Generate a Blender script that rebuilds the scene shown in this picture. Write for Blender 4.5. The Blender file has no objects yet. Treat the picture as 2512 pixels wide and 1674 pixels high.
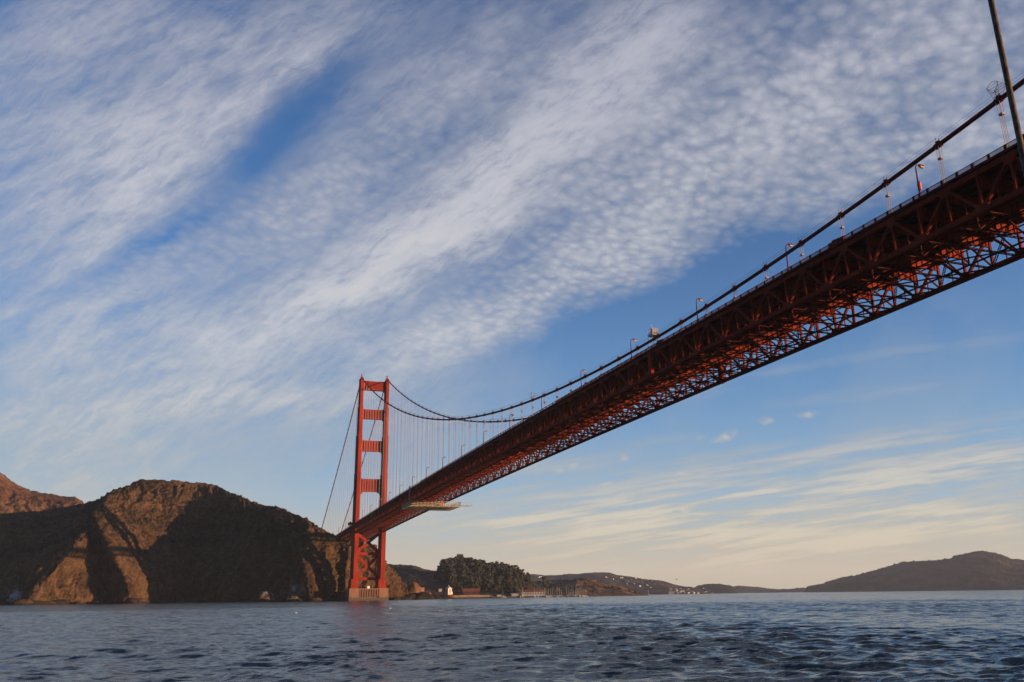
import bpy, math, random
import numpy as np
from mathutils import Vector, Matrix

random.seed(7)
RNG = np.random.default_rng(11)
S = bpy.context.scene
COL = S.collection

# ------------------------------------------------------------------ camera
YAW, PITCH, ROLL = .33241, .29122, -.01248
CAM = np.array([-149.01, -887.84, 3.0])
FPX, IW, IH = 2082.18, 2512.0, 1674.0
F = np.array([math.sin(YAW)*math.cos(PITCH), math.cos(YAW)*math.cos(PITCH), math.sin(PITCH)])
R0 = np.array([math.cos(YAW), -math.sin(YAW), 0.0])
U0 = np.cross(R0, F)
RT = math.cos(ROLL)*R0 + math.sin(ROLL)*U0
UP = math.cos(ROLL)*U0 - math.sin(ROLL)*R0
cd = bpy.data.cameras.new("camera")
cam = bpy.data.objects.new("camera", cd)
COL.objects.link(cam)
cam.matrix_world = Matrix(((RT[0], UP[0], -F[0], CAM[0]), (RT[1], UP[1], -F[1], CAM[1]),
                           (RT[2], UP[2], -F[2], CAM[2]), (0, 0, 0, 1)))
cd.sensor_width = 36.0
cd.lens = 36.0*FPX/IW
cd.clip_start = 0.2
cd.clip_end = 60000
S.camera = cam

# ------------------------------------------------------------------ light
SUN_AZ, SUN_EL = math.radians(130), math.radians(3.2)
SUN_DIR = Vector((math.sin(SUN_AZ)*math.cos(SUN_EL), math.cos(SUN_AZ)*math.cos(SUN_EL), math.sin(SUN_EL)))
sl = bpy.data.lights.new("sun", 'SUN')
sl.energy = 5.0
sl.angle = math.radians(0.5)
sl.color = (1.0, .62, .36)
sun = bpy.data.objects.new("sun", sl)
sun.rotation_euler = (-SUN_DIR).to_track_quat('-Z', 'Y').to_euler()
COL.objects.link(sun)
S.view_settings.view_transform = 'Standard'
S.view_settings.look = 'None'
EXPO = 1.12
S.view_settings.exposure = EXPO
S.view_settings.gamma = 1.0
S.view_settings.use_curve_mapping = False


class NT:
    """small helper around a node tree"""
    def __init__(s, tree):
        s.t = tree
        s.n = tree.nodes
        s.l = tree.links

    def new(s, typ, **kw):
        n = s.n.new(typ)
        for k, v in kw.items():
            setattr(n, k, v)
        return n

    def put(s, sock, v):
        if isinstance(v, bpy.types.NodeSocket):
            s.l.new(v, sock)
        elif isinstance(v, (tuple, list)) and len(v) == 3 and sock.type == 'RGBA':
            sock.default_value = (*v, 1)
        else:
            sock.default_value = v

    def math(s, op, a, b=0.0, c=None, clamp=False):
        n = s.new('ShaderNodeMath', operation=op, use_clamp=clamp)
        s.put(n.inputs[0], a)
        s.put(n.inputs[1], b)
        if c is not None:
            s.put(n.inputs[2], c)
        return n.outputs[0]

    def vmath(s, op, a, b=(0, 0, 0), scale=None):
        n = s.new('ShaderNodeVectorMath', operation=op)
        s.put(n.inputs[0], a)
        if op != 'SCALE':
            s.put(n.inputs[1], b)
        if scale is not None:
            s.put(n.inputs['Scale'], scale)
        return n.outputs['Value'] if op in ('DOT_PRODUCT', 'LENGTH') else n.outputs['Vector']

    def noise(s, vec, scale, detail=3, rough=.55, dist=0.0, col=False):
        n = s.new('ShaderNodeTexNoise')
        if vec is not None:
            s.l.new(vec, n.inputs['Vector'])
        n.inputs['Scale'].default_value = scale
        n.inputs['Detail'].default_value = detail
        n.inputs['Roughness'].default_value = rough
        n.inputs['Distortion'].default_value = dist
        return n.outputs['Color' if col else 'Fac']

    def remap(s, v, a, b, c=0.0, d=1.0, smooth=True):
        n = s.new('ShaderNodeMapRange', interpolation_type='SMOOTHSTEP' if smooth else 'LINEAR')
        s.put(n.inputs[0], v)
        for i, x in enumerate((a, b, c, d)):
            s.put(n.inputs[1+i], x)
        return n.outputs[0]

    def mix(s, f, a, b, typ='MIX'):
        n = s.new('ShaderNodeMix', data_type='RGBA', blend_type=typ)
        s.put(n.inputs[0], f)
        s.put(n.inputs[6], a)
        s.put(n.inputs[7], b)
        return n.outputs[2]

    def mapping(s, vec, loc=(0, 0, 0), rot=(0, 0, 0), scale=(1, 1, 1), typ='POINT'):
        n = s.new('ShaderNodeMapping', vector_type=typ)
        s.put(n.inputs['Vector'], vec)
        n.inputs['Location'].default_value = loc
        n.inputs['Rotation'].default_value = rot
        n.inputs['Scale'].default_value = scale
        return n.outputs[0]


# ------------------------------------------------------------------ sky with clouds (world, by direction only)
SKY_STRENGTH = .15
wd = bpy.data.worlds.new("World")
S.world = wd
wd.use_nodes = True
w = NT(wd.node_tree)
w.n.clear()
wout = w.new('ShaderNodeOutputWorld')
bg = w.new('ShaderNodeBackground')
w.l.new(bg.outputs[0], wout.inputs[0])
bg.inputs['Strength'].default_value = SKY_STRENGTH
sky = w.new('ShaderNodeTexSky', sky_type='NISHITA')
sky.sun_disc = False
sky.sun_elevation = SUN_EL
sky.sun_rotation = SUN_AZ
sky.altitude = 0
sky.air_density = 1.0
sky.dust_density = 0.5
sky.ozone_density = 4.0
tcw = w.new('ShaderNodeTexCoord').outputs['Generated']
sep = w.new('ShaderNodeSeparateXYZ')
w.l.new(tcw, sep.inputs[0])
dz = sep.outputs[2]
fd = w.math('MAXIMUM', w.vmath('DOT_PRODUCT', tcw, tuple(F)), .12)
# tangent-plane coordinates about one fixed compass bearing and height (degrees-like units of 1/100 rad)
ga = w.math('DIVIDE', w.vmath('DOT_PRODUCT', tcw, tuple(RT)), fd)
gb = w.math('DIVIDE', w.vmath('DOT_PRODUCT', tcw, tuple(UP)), fd)
cg = w.new('ShaderNodeCombineXYZ')
w.l.new(ga, cg.inputs[0])
w.l.new(gb, cg.inputs[1])
G = cg.outputs[0]
wn = w.vmath('SCALE', w.vmath('SUBTRACT', w.noise(G, 5.0, 4, .6, col=True), (.5, .5, .5)), scale=.10)
GW = w.vmath('ADD', G, wn)
# flat cloud deck coordinates: cells shrink towards the horizon
hz = w.math('ADD', w.math('MAXIMUM', dz, 0.0), .05)
cp = w.new('ShaderNodeCombineXYZ')
w.l.new(w.math('DIVIDE', sep.outputs[0], hz), cp.inputs[0])
w.l.new(w.math('DIVIDE', sep.outputs[1], hz), cp.inputs[1])
P = cp.outputs[0]


def blob(u, v, L, Wd, ang, vec):
    """soft elongated patch of sky; u, v, L, Wd in photo pixels of the 2353 px view"""
    k = IW/2353.0/FPX
    loc = ((u-1176.5)*k, -(v-784)*k, 0)
    m = w.mapping(vec, loc, (0, 0, math.radians(ang)), (L*k, Wd*k, 1), 'TEXTURE')
    g = w.new('ShaderNodeTexGradient', gradient_type='SPHERICAL')
    w.l.new(m, g.inputs[0])
    return w.remap(g.outputs['Fac'], 0.0, 1.0)


def field(lst, vec):
    acc = None
    for (u, v, L, Wd, ang, st) in lst:
        b = blob(u, v, L, Wd, ang, vec)
        acc = w.math('MULTIPLY', b, st) if acc is None else w.math('MULTIPLY_ADD', b, st, acc)
    return acc


BANDS = [  # smooth streaks
    (780, 655, 520, 130, 24, 1.1), (1080, 470, 520, 150, 38, 1.2), (1300, 250, 520, 180, 46, 1.1),
    (1500, 40, 420, 260, 42, .75), (1000, 150, 520, 190, 28, .60), (140, 340, 560, 190, 8, .80),
    (450, 300, 430, 150, 24, .75), (645, 195, 170, 45, 40, .50), (180, 60, 560, 200, 16, .70),
    (720, 40, 520, 150, 18, .55), (120, 490, 460, 140, 14, .65), (330, 470, 330, 100, 26, .60),
    (560, 860, 820, 170, 13, .55), (160, 790, 520, 190, 10, .55), (520, 915, 460, 60, 2, .40),
    (150, 1010, 620, 220, 2, .50), (60, 700, 260, 70, 5, .35), (1000, 790, 420, 90, 22, .30),
    (120, 600, 380, 110, 8, .55), (560, 120, 360, 130, 15, .35),
    (380, 960, 1000, 330, 5, .40), (250, 1180, 900, 190, 0, .34), (900, 950, 500, 200, 14, .28), (1150, 560, 900, 420, 32, .15),
    (330, 130, 900, 330, 14, .42), (900, 330, 520, 230, 36, .22), (700, 560, 900, 200, 24, .15), (660, 270, 300, 80, 40, -.40), (350, 565, 360, 60, 25, -.35), (520, 195, 60, 60, 60, -.4), (300, 700, 600, 160, 12, .30),
    (600, 210, 420, 60, 36, .35), (1420, 330, 700, 60, 42, .30), (900, 610, 500, 50, 27, .30),
]
CELLS = [  # dappled field
    (1780, 190, 900, 380, 28, .80), (2200, 130, 620, 400, 10, .80), (1560, 430, 640, 200, 28, .70),
    (1280, 640, 560, 140, 20, .62), (2000, 400, 560, 120, 22, .60), (480, 540, 560, 140, 24, .45),
    (850, 400, 520, 160, 38, .48), (1050, 760, 380, 90, 18, .35), (1180, 120, 360, 220, 30, .35),
    (2320, 330, 260, 150, 20, .5),
]
LOWS = [  # thin cirrus near the horizon
    (1900, 1190, 1300, 230, 6, .55), (1950, 1120, 760, 60, 8, .50), (2240, 1060, 420, 80, 11, .60), (1480, 1165, 560, 60, 5, .45),
    (1900, 1215, 760, 80, 3, .50), (1500, 1290, 1200, 90, 0, .25), (2150, 800, 520, 40, 8, .12), (1250, 1210, 560, 70, 1, .50),
    (2280, 1190, 420, 50, 5, .55), (1650, 1150, 300, 18, 9, .4), (2050, 1175, 300, 16, 10, .45),
    (1560, 1255, 800, 60, 1, .4), (1400, 1120, 900, 110, 7, .40), (2100, 1010, 700, 60, 10, .38), (2000, 1270, 900, 70, 2, .45), (1250, 1060, 500, 40, 9, .3), (2000, 905, 420, 22, 6, .18), (1700, 880, 300, 25, 14, .18),
]
SMALL = [
    (1853, 952, 46, 20, 4, .95), (1665, 1006, 52, 24, 24, 1.0), (1764, 972, 30, 18, -8, .85), (1437, 1052, 20, 16, -30, .8),
    (1316, 1072, 24, 14, 10, .6), (1283, 1080, 22, 12, -10, .5), (1562, 1086, 40, 14, -5, .7), (1625, 1090, 26, 10, 0, .5),
    (1395, 1108, 40, 9, 14, .6), (1575, 1173, 40, 12, 2, .8), (2135, 1108, 40, 8, 8, .6), (1605, 1004, 22, 12, -5, .4),
]
fine = w.vmath('SCALE', w.vmath('SUBTRACT', w.noise(G, 26.0, 4, .65, col=True), (.5, .5, .5)), scale=.022)
GF = w.vmath('ADD', G, fine)
fb = field(BANDS, GW)
fc = field(CELLS, GW)
fl = field(LOWS, w.vmath('ADD', G, w.vmath('MULTIPLY', fine, (1.5, .25, 0))))
fs = w.math('MULTIPLY', field([(a, b_, c*.85, d*.8, e, f*.75) for (a, b_, c, d, e, f) in SMALL], GF), w.remap(w.noise(GF, 60.0, 4, .6), .25, .62))
# textures
def along(vec, ang, sx, sy, loc=(0, 0, 0)):
    return w.mapping(vec, loc, (0, 0, math.radians(ang)), (1/sx, 1/sy, 1), 'TEXTURE')


hz2 = w.math('DIVIDE', w.math('ADD', w.math('MAXIMUM', dz, 0.0), .24), 1.40)
cp2 = w.new('ShaderNodeCombineXYZ')
w.l.new(w.math('DIVIDE', sep.outputs[0], hz2), cp2.inputs[0])
w.l.new(w.math('DIVIDE', sep.outputs[1], hz2), cp2.inputs[1])
P = cp2.outputs[0]
PW = w.vmath('ADD', P, w.vmath('SCALE', w.vmath('SUBTRACT', w.noise(P, 3.0, 3, .6, col=True), (.5, .5, .5)), scale=.07))
cellrot = w.mapping(PW, (0, 0, 0), (0, 0, math.radians(-35)), (1.0, 1.15, 1))
vor = w.new('ShaderNodeTexVoronoi', feature='SMOOTH_F1')
w.l.new(w.vmath('ADD', cellrot, w.vmath('SCALE', w.vmath('SUBTRACT', w.noise(cellrot, 22.0, 3, .6, col=True), (.5, .5, .5)), scale=.03)), vor.inputs['Vector'])
vor.inputs['Scale'].default_value = 31.0
vor.inputs['Smoothness'].default_value = .6
puff = w.remap(vor.outputs['Distance'], .75, .0, smooth=False)
cn = w.noise(cellrot, 9.0, 5, .6, .2)
cf = w.noise(cellrot, 55.0, 3, .65)
cell = w.remap(w.math('ADD', w.math('MULTIPLY', cf, .35), w.math('MULTIPLY_ADD', puff, .50, w.math('MULTIPLY', cn, .62))), .42, 1.05, smooth=False)
wz1 = w.noise(along(GW, 31, 2.4, 9.0), 2.4, 6, .62, .6)
wz2 = w.noise(along(GF, 22, 3.0, 15.0), 3.0, 5, .65, .4)
wz3 = w.noise(along(GF, 36, 6.0, 28.0), 4.0, 4, .7, .6)
wisp = w.remap(w.math('MULTIPLY_ADD', wz3, .28, w.math('MULTIPLY_ADD', wz2, .34, w.math('MULTIPLY', wz1, .38))), .30, .70)
GL = w.vmath('ADD', G, w.vmath('SCALE', fine, scale=.18))
lw = w.remap(w.math('MULTIPLY_ADD', w.noise(along(GL, 6, 1.7, 20.0), 2.2, 5, .55), .5, w.math('MULTIPLY', w.noise(along(GL, 9, 3.0, 40.0, (3, 1, 0)), 2.6, 4, .6), .5)), .41, .60)
broad = w.noise(GW, 3.2, 4, .6)
d1 = w.math('MULTIPLY', fb, w.math('MULTIPLY_ADD', wisp, .78, w.math('MULTIPLY_ADD', cell, .12, .15)))
d2 = w.math('MULTIPLY', fc, w.math('MULTIPLY_ADD', cell, .62, .32))
d3 = w.math('MULTIPLY', fl, w.math('MULTIPLY_ADD', lw, .95, .04))
dens = w.math('ADD', w.math('ADD', d1, d2), w.math('ADD', d3, fs))
veil = w.math('ADD', w.math('MULTIPLY', w.remap(broad, .35, .7), .16), w.math('MULTIPLY', w.remap(dz, .42, .0, .05, .12), w.remap(w.vmath('DOT_PRODUCT', tcw, (F[0], F[1], 0)), -.1, .6)))  # low veil fades out behind the view, keeping unseen sky darker for deeper shade
dens = w.math('ADD', dens, veil)
alpha = w.math('SUBTRACT', 1.0, w.math('POWER', 2.718, w.math('MULTIPLY', w.math('MAXIMUM', w.math('SUBTRACT', dens, .17), 0.0), -1.75)))
# cloud light: cream and bright near the sunrise horizon, lavender grey overhead
elr = w.new('ShaderNodeValToRGB')
w.l.new(w.math('MULTIPLY', dz, 1.6), elr.inputs[0])
cr = elr.color_ramp
cr.elements[0].position = 0.0
cr.elements[0].color = (.62, .52, .35, 1)
cr.elements[1].position = 1.0
cr.elements[1].color = (.42, .43, .51, 1)
for pos, c in ((.12, (.64, .58, .45)), (.24, (.54, .53, .50)), (.45, (.60, .60, .605)), (.7, (.54, .542, .58))):
    e = cr.elements.new(pos)
    e.color = (*c, 1)
skyc = w.mix(1.0, sky.outputs[0], (1.10, .99, 1.02), 'MULTIPLY')
# bright low air: pale blue above, cream along the sunrise horizon
airr = w.new('ShaderNodeValToRGB')
w.l.new(dz, airr.inputs[0])
ar = airr.color_ramp
ar.elements[0].position = 0.0
ar.elements[0].color = (.70, .61, .38, 1)
ar.elements[1].position = .40
ar.elements[1].color = (.09, .22, .54, 1)
for pos, c in ((.045, (.54, .55, .49)), (.11, (.31, .50, .69)), (.22, (.17, .36, .63))):
    e = ar.elements.new(pos)
    e.color = (*c, 1)
airc = w.vmath('SCALE', airr.outputs[0], scale=1/(SKY_STRENGTH*2**EXPO))
airf = w.math('MULTIPLY', w.remap(dz, .46, .02, 0.0, .85), w.remap(w.vmath('DOT_PRODUCT', tcw, (F[0], F[1], 0)), -.1, .6))  # low air cut off behind the view, as the veil is
skyc = w.mix(airf, skyc, airc)
ccol = w.vmath('SCALE', elr.outputs[0], scale=w.math('DIVIDE', w.remap(dens, .1, 1.25, .78, 1.08), SKY_STRENGTH*2**EXPO))
w.l.new(w.mix(alpha, skyc, ccol), bg.inputs['Color'])
#--WORLD-END--


# ------------------------------------------------------------------ helpers
def ray(u, v):
    return F + (u-IW/2)/FPX*RT - (v-IH/2)/FPX*UP


def on_dist(u, v, D):
    """world point on the sight line of photo pixel (u, v) at ground distance D"""
    d = ray(u, v)
    return CAM + d*(D/math.hypot(d[0], d[1]))


def pix(p):
    d = np.asarray(p, float)-CAM
    z = d@F
    return IW/2+FPX*(d@RT)/z, IH/2-FPX*(d@UP)/z


def ground(u, D, z=0.0):
    q = on_dist(u, 1470, D)
    return np.array([q[0], q[1], z])


def water_row(u, D):
    return pix(ground(u, D))[1]


def shore_fix(u, v, D):
    """heights above the waterline are kept although the lens bends the photo's waterline"""
    photo = np.interp(u, [-300, 0, 250, 500, 800, 900, 1100, 1300, 1450, 1600, 1974, 2512, 2800],
                      [1469, 1471, 1472, 1472, 1475, 1476, 1474.5, 1471, 1470, 1466, 1455, 1441, 1434])
    k = min(max((v-1150)/(1470-1150), 0), 1)
    return v+(water_row(u, D)-photo)*k


def skypoint(u, v, D):
    return on_dist(u, shore_fix(u, v, D), D)


class MB:
    """collects boxes, bars and tubes; build() links them as ONE mesh object"""
    def __init__(s):
        s.v, s.f, s.m = [], [], []
        s.cur = 0

    def add(s, vs, fs):
        o = len(s.v)
        s.v.extend(vs)
        s.f.extend([tuple(i+o for i in f) for f in fs])
        s.m.extend([s.cur]*len(fs))

    def hexa(s, c8):
        s.add(c8, [(0, 3, 2, 1), (4, 5, 6, 7), (0, 1, 5, 4), (1, 2, 6, 5), (2, 3, 7, 6), (3, 0, 4, 7)])

    def box(s, x0, x1, y0, y1, z0, z1):
        s.hexa([(x0, y0, z0), (x1, y0, z0), (x1, y1, z0), (x0, y1, z0), (x0, y0, z1), (x1, y0, z1), (x1, y1, z1), (x0, y1, z1)])

    def taper(s, c, a, b, z0, z1):
        (hx, hy), (kx, ky) = a, b
        x, y = c
        s.hexa([(x-hx, y-hy, z0), (x+hx, y-hy, z0), (x+hx, y+hy, z0), (x-hx, y+hy, z0),
                (x-kx, y-ky, z1), (x+kx, y-ky, z1), (x+kx, y+ky, z1), (x-kx, y+ky, z1)])

    def bar(s, p, q, wd_, ht, ref=(0, 0, 1)):
        """rectangular bar from p to q; wd_ across, ht along ref"""
        p, q = Vector(p), Vector(q)
        d = (q-p)
        if d.length < 1e-6:
            return
        d.normalize()
        r = Vector(ref)
        if abs(d.dot(r)) > .995:
            r = Vector((0, 1, 0)) if abs(d.y) < .9 else Vector((1, 0, 0))
        x = d.cross(r).normalized()
        y = x.cross(d).normalized()
        x, y = x*wd_/2, y*ht/2
        s.hexa([tuple(k) for k in (p-x-y, p+x-y, p+x+y, p-x+y, q-x-y, q+x-y, q+x+y, q-x+y)])

    def tube(s, pts, rad, n=8, cap=True):
        pts = [Vector(p) for p in pts]
        rs = rad if isinstance(rad, (list, tuple)) else [rad]*len(pts)
        o = len(s.v)
        prev = None
        for i, p in enumerate(pts):
            d = (pts[min(i+1, len(pts)-1)]-pts[max(i-1, 0)]).normalized()
            if prev is None:
                r = Vector((0, 0, 1)) if abs(d.z) < .9 else Vector((1, 0, 0))
                x = d.cross(r).normalized()
            else:
                x = (prev-d*prev.dot(d)).normalized()
            prev = x
            y = d.cross(x)
            for k in range(n):
                a = 2*math.pi*k/n
                s.v.append(tuple(p+(x*math.cos(a)+y*math.sin(a))*rs[i]))
        fs = []
        for i in range(len(pts)-1):
            for k in range(n):
                a, b = o+i*n+k, o+i*n+(k+1) % n
                fs.append((a, b, b+n, a+n))
        if cap:
            fs.append(tuple(o+k for k in reversed(range(n))))
            fs.append(tuple(o+(len(pts)-1)*n+k for k in range(n)))
        s.f.extend(fs)
        s.m.extend([s.cur]*len(fs))

    def laced(s, p, q, wd_, ht, n, t=.16):
        """latticed member: two flanges joined by zigzag lacing"""
        p, q = Vector(p), Vector(q)
        d = (q-p).normalized()
        x = d.cross(Vector((0, 0, 1))).normalized()*wd_/2
        s.bar(p-x, q-x, t, ht)
        s.bar(p+x, q+x, t, ht)
        for i in range(n):
            a, b = p.lerp(q, i/n), p.lerp(q, (i+1)/n)
            sg = 1 if i % 2 else -1
            s.bar(a-x*sg, b+x*sg, .13, .10)

    def build(s, name, mats, parent=None, smooth=False):
        me = bpy.data.meshes.new(name)
        me.from_pydata(s.v, [], s.f)
        if not isinstance(mats, (list, tuple)):
            mats = [mats]
        for m in mats:
            me.materials.append(m)
        if len(mats) > 1:
            me.polygons.foreach_set('material_index', s.m)
        if smooth:
            me.polygons.foreach_set('use_smooth', [True]*len(s.f))
        me.update()
        o = bpy.data.objects.new(name, me)
        COL.objects.link(o)
        if parent:
            o.parent = parent
        return o


def grid_mesh(name, V, mat, smooth=True, closed=False):
    """V: (rows, cols, 3) array -> one mesh"""
    r, c = V.shape[:2]
    idx = np.arange(r*c).reshape(r, c)
    if closed:
        idx = np.concatenate([idx, idx[:, :1]], 1)
    q = np.stack([idx[:-1, :-1], idx[:-1, 1:], idx[1:, 1:], idx[1:, :-1]], -1).reshape(-1, 4)
    me = bpy.data.meshes.new(name)
    me.vertices.add(r*c)
    me.vertices.foreach_set('co', V.reshape(-1).astype(np.float32))
    me.loops.add(q.size)
    me.loops.foreach_set('vertex_index', q.reshape(-1).astype(np.int32))
    me.polygons.add(len(q))
    me.polygons.foreach_set('loop_start', np.arange(0, q.size, 4, dtype=np.int32))
    me.polygons.foreach_set('loop_total', np.full(len(q), 4, dtype=np.int32))
    me.update(calc_edges=True)
    me.polygons.foreach_set('use_smooth', [smooth]*len(q))
    me.materials.append(mat)
    me.validate()
    o = bpy.data.objects.new(name, me)
    COL.objects.link(o)
    return o


def hash3(ix, iy, iz, seed):
    h = (ix*374761393+iy*668265263+iz*2147483647+seed*974711) & 0xffffffff
    h = ((h ^ (h >> 13))*1274126177) & 0xffffffff
    h = ((h ^ (h >> 16))*2246822519) & 0xffffffff
    return ((h ^ (h >> 15)) & 0xffffff)/float(0xffffff)


def vnoise(x, y, z, seed=0):
    xi, yi, zi = np.floor(x).astype(np.int64), np.floor(y).astype(np.int64), np.floor(z).astype(np.int64)
    fx, fy, fz = x-xi, y-yi, z-zi
    fx, fy, fz = [t*t*t*(t*(t*6-15)+10) for t in (fx, fy, fz)]
    def h(a, b, c):
        return hash3(xi+a, yi+b, zi+c, seed)
    def lp(a, b, t):
        return a+(b-a)*t
    return lp(lp(lp(h(0, 0, 0), h(1, 0, 0), fx), lp(h(0, 1, 0), h(1, 1, 0), fx), fy),
              lp(lp(h(0, 0, 1), h(1, 0, 1), fx), lp(h(0, 1, 1), h(1, 1, 1), fx), fy), fz)*2-1


def fbm(x, y, z, oct_=5, seed=0, gain=.5, ridge=False):
    a, s, t = 1.0, 0.0, 0.0
    f = 1.0
    for o in range(oct_):
        n = vnoise(x*f+o*17.3, y*f-o*9.1, z*f+o*5.7, seed+o)
        s = s+a*((1-2*np.abs(n)) if ridge else n)
        t += a
        a *= gain
        f *= 2.03
    return s/t


def tag(o, label=None, cat=None, group=None, kind=None):
    for k, v in (('label', label), ('category', cat), ('group', group), ('kind', kind)):
        if v:
            o[k] = v
    return o


def empty(name, loc, label=None, cat=None, group=None, rz=0.0):
    o = bpy.data.objects.new(name, None)
    o.empty_display_size = 1
    COL.objects.link(o)
    o.location = tuple(loc)
    o.rotation_euler = (0, 0, rz)
    return tag(o, label, cat, group)


def copy_tree(o, parent=None):
    c = o.copy()
    COL.objects.link(c)
    c.parent = parent
    for ch in list(o.children):
        copy_tree(ch, c)
    return c


ONES = ['', 'first', 'second', 'third', 'fourth', 'fifth', 'sixth', 'seventh', 'eighth', 'ninth', 'tenth', 'eleventh',
        'twelfth', 'thirteenth', 'fourteenth', 'fifteenth', 'sixteenth', 'seventeenth', 'eighteenth', 'nineteenth']
TENS = {2: ('twentieth', 'twenty'), 3: ('thirtieth', 'thirty'), 4: ('fortieth', 'forty'), 5: ('fiftieth', 'fifty'),
        6: ('sixtieth', 'sixty'), 7: ('seventieth', 'seventy'), 8: ('eightieth', 'eighty'), 9: ('ninetieth', 'ninety')}


def nth(n):
    if n < 20:
        return ONES[n]
    return TENS[n//10][0] if n % 10 == 0 else TENS[n//10][1]+'-'+ONES[n % 10]


# ------------------------------------------------------------------ materials
def material(name):
    m = bpy.data.materials.new(name)
    m.use_nodes = True
    nt = NT(m.node_tree)
    b = nt.n['Principled BSDF']
    return m, nt, b


def paint(name, col, rough=.6, var=.18, scale=.15, metal=0.0, streak=True, spec=.3):
    m, nt, b = material(name)
    g = nt.new('ShaderNodeNewGeometry').outputs['Position']
    v = nt.mapping(g, scale=(1, 1, .25) if streak else (1, 1, 1))
    n = nt.noise(v, scale, 5, .65)
    f = nt.remap(n, .3, .7, 1-var, 1+var*.6)
    c = nt.vmath('SCALE', tuple(col), scale=f)
    nt.l.new(c, b.inputs['Base Color'])
    b.inputs['Roughness'].default_value = rough
    b.inputs['Metallic'].default_value = metal
    b.inputs['Specular IOR Level'].default_value = spec
    return m


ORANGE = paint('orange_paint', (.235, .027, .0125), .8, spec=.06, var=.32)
TRUSS_SHADE = paint('truss_shade_paint', (.165, .023, .011), .85, spec=.05, var=.35)  # same bridge orange, with the truss side's shade put into the colour
FLOOR_SHADE = paint('floor_beam_shade_paint', (.205, .032, .015), .85, spec=.05, var=.4)  # bridge orange darkened and browned to hold back the sunlit glow
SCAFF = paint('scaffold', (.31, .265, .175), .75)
BRACE_SHADE = paint('brace_shade_paint', (.080, .016, .0095), .85, spec=.05, var=.35)  # bridge orange much darkened: under-deck shade painted into the colour
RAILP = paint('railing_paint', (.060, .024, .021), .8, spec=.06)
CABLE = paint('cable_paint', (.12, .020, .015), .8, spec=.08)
ROPE = paint('rope_galvanised', (.25, .21, .215), .6)
ASPHALT = paint('asphalt', (.06, .06, .06), .9)
CONCRETE = None
STEEL = paint('grey_steel', (.30, .30, .31), .5, metal=.3)
PALE = paint('pale_timber', (.50, .42, .27), .7)
PLY = paint('grey_sheeting', (.16, .15, .16), .8)
AMBER = paint('amber_lens', (.75, .42, .12), .35, var=.05)
WHITE = paint('white_paint', (.78, .75, .68), .6)
CREAMW = paint('cream_wall', (.70, .62, .48), .75)
REDROOF = paint('red_roof', (.20, .055, .03), .8)
DARKROOF = paint('dark_roof', (.10, .085, .08), .85)
DARKRED = paint('barn_red', (.075, .026, .02), .85)
GLASS, _nt, _b = material('dark_glass')
_b.inputs['Base Color'].default_value = (.02, .025, .03, 1)
_b.inputs['Roughness'].default_value = .15
OFFW = paint('weathered_white', (.36, .33, .28), .7)
MASTALU = paint('mast_aluminium', (.42, .40, .36), .5)
TIMBERPOLE, _nt, _b = material('weathered_pole')
_g = _nt.new('ShaderNodeNewGeometry').outputs['Position']
_n = _nt.noise(_nt.mapping(_g, scale=(90, 90, 22)), 1.0, 4, .7)
_nt.l.new(_nt.mix(_nt.remap(_n, .35, .65), (.045, .028, .016), (.15, .10, .055)), _b.inputs['Base Color'])
_b.inputs['Roughness'].default_value = .5
_b.inputs['Specular IOR Level'].default_value = .15
BRICK = paint('brick_wall', (.38, .20, .12), .85)
CONCRETE, _nt, _b = material('pier_concrete')
_g = _nt.new('ShaderNodeNewGeometry').outputs['Position']
_sz = _nt.new('ShaderNodeSeparateXYZ')
_nt.l.new(_g, _sz.inputs[0])
_n = _nt.noise(_nt.mapping(_g, scale=(1, 1, .2)), .35, 5, .65)
_c = _nt.mix(_nt.remap(_n, .3, .7), (.15, .072, .040), (.225, .112, .062))
_h = _nt.math('ADD', _sz.outputs[2], _nt.math('MULTIPLY', _n, 3.0))
_c = _nt.mix(_nt.remap(_h, 3.0, 5.6), (.06, .05, .035), _c)     # tide line: dark wet weed below
_nt.l.new(_c, _b.inputs['Base Color'])
_b.inputs['Roughness'].default_value = .85

# ------------------------------------------------------------------ water
WRAD = np.concatenate([[0, 6, 12], np.geomspace(17, 90, 330), np.arange(90.5, 320, .55), np.geomspace(321, 1100, 290),
                       np.geomspace(1130, 16000, 44)])
AZ_D = np.radians(np.concatenate([np.arange(-24, 62.01, .11)]))
AZ = np.concatenate([AZ_D, np.radians(np.arange(66, 335, 6.0))])
RR, AA = np.meshgrid(WRAD, AZ, indexing='ij')
WX, WY = CAM[0]+RR*np.sin(AA), CAM[1]+RR*np.cos(AA)
DR = np.gradient(WRAD)[:, None]*np.ones_like(AA)
DR = np.maximum(DR, RR*math.radians(.11))
zz = np.zeros_like(WX)
dxx, dyy = np.zeros_like(WX), np.zeros_like(WX)
wrng = np.random.default_rng(5)
WIND = math.radians(205)
for i in range(95):
    lam = 1.1*(26/1.1)**(i/94.0)
    k = 2*math.pi/lam
    th = WIND+wrng.normal(0, .55)
    kx, ky = math.sin(th)*k, math.cos(th)*k
    amp = .0080*lam**.42*(1.32 if lam < 4.5 else (.86 if lam < 6 else .70) if lam < 9 else .70*(9/lam)**1.6)*wrng.uniform(.5, 1.4)*1.0
    att = np.clip(lam/(DR*2.6)-.6, 0, 1)
    ph = kx*WX+ky*WY+wrng.uniform(0, 2*math.pi)
    zz += att*amp*np.cos(ph)
    q = .75
    dxx -= att*q*amp*math.sin(th)*np.sin(ph)
    dyy -= att*q*amp*math.cos(th)*np.sin(ph)
gust = .75+.45*fbm(WX/38, WY/60, np.zeros_like(WX), 3, 41)
zz *= gust
zz -= .15
AAsel = (AA < math.radians(63))
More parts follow.
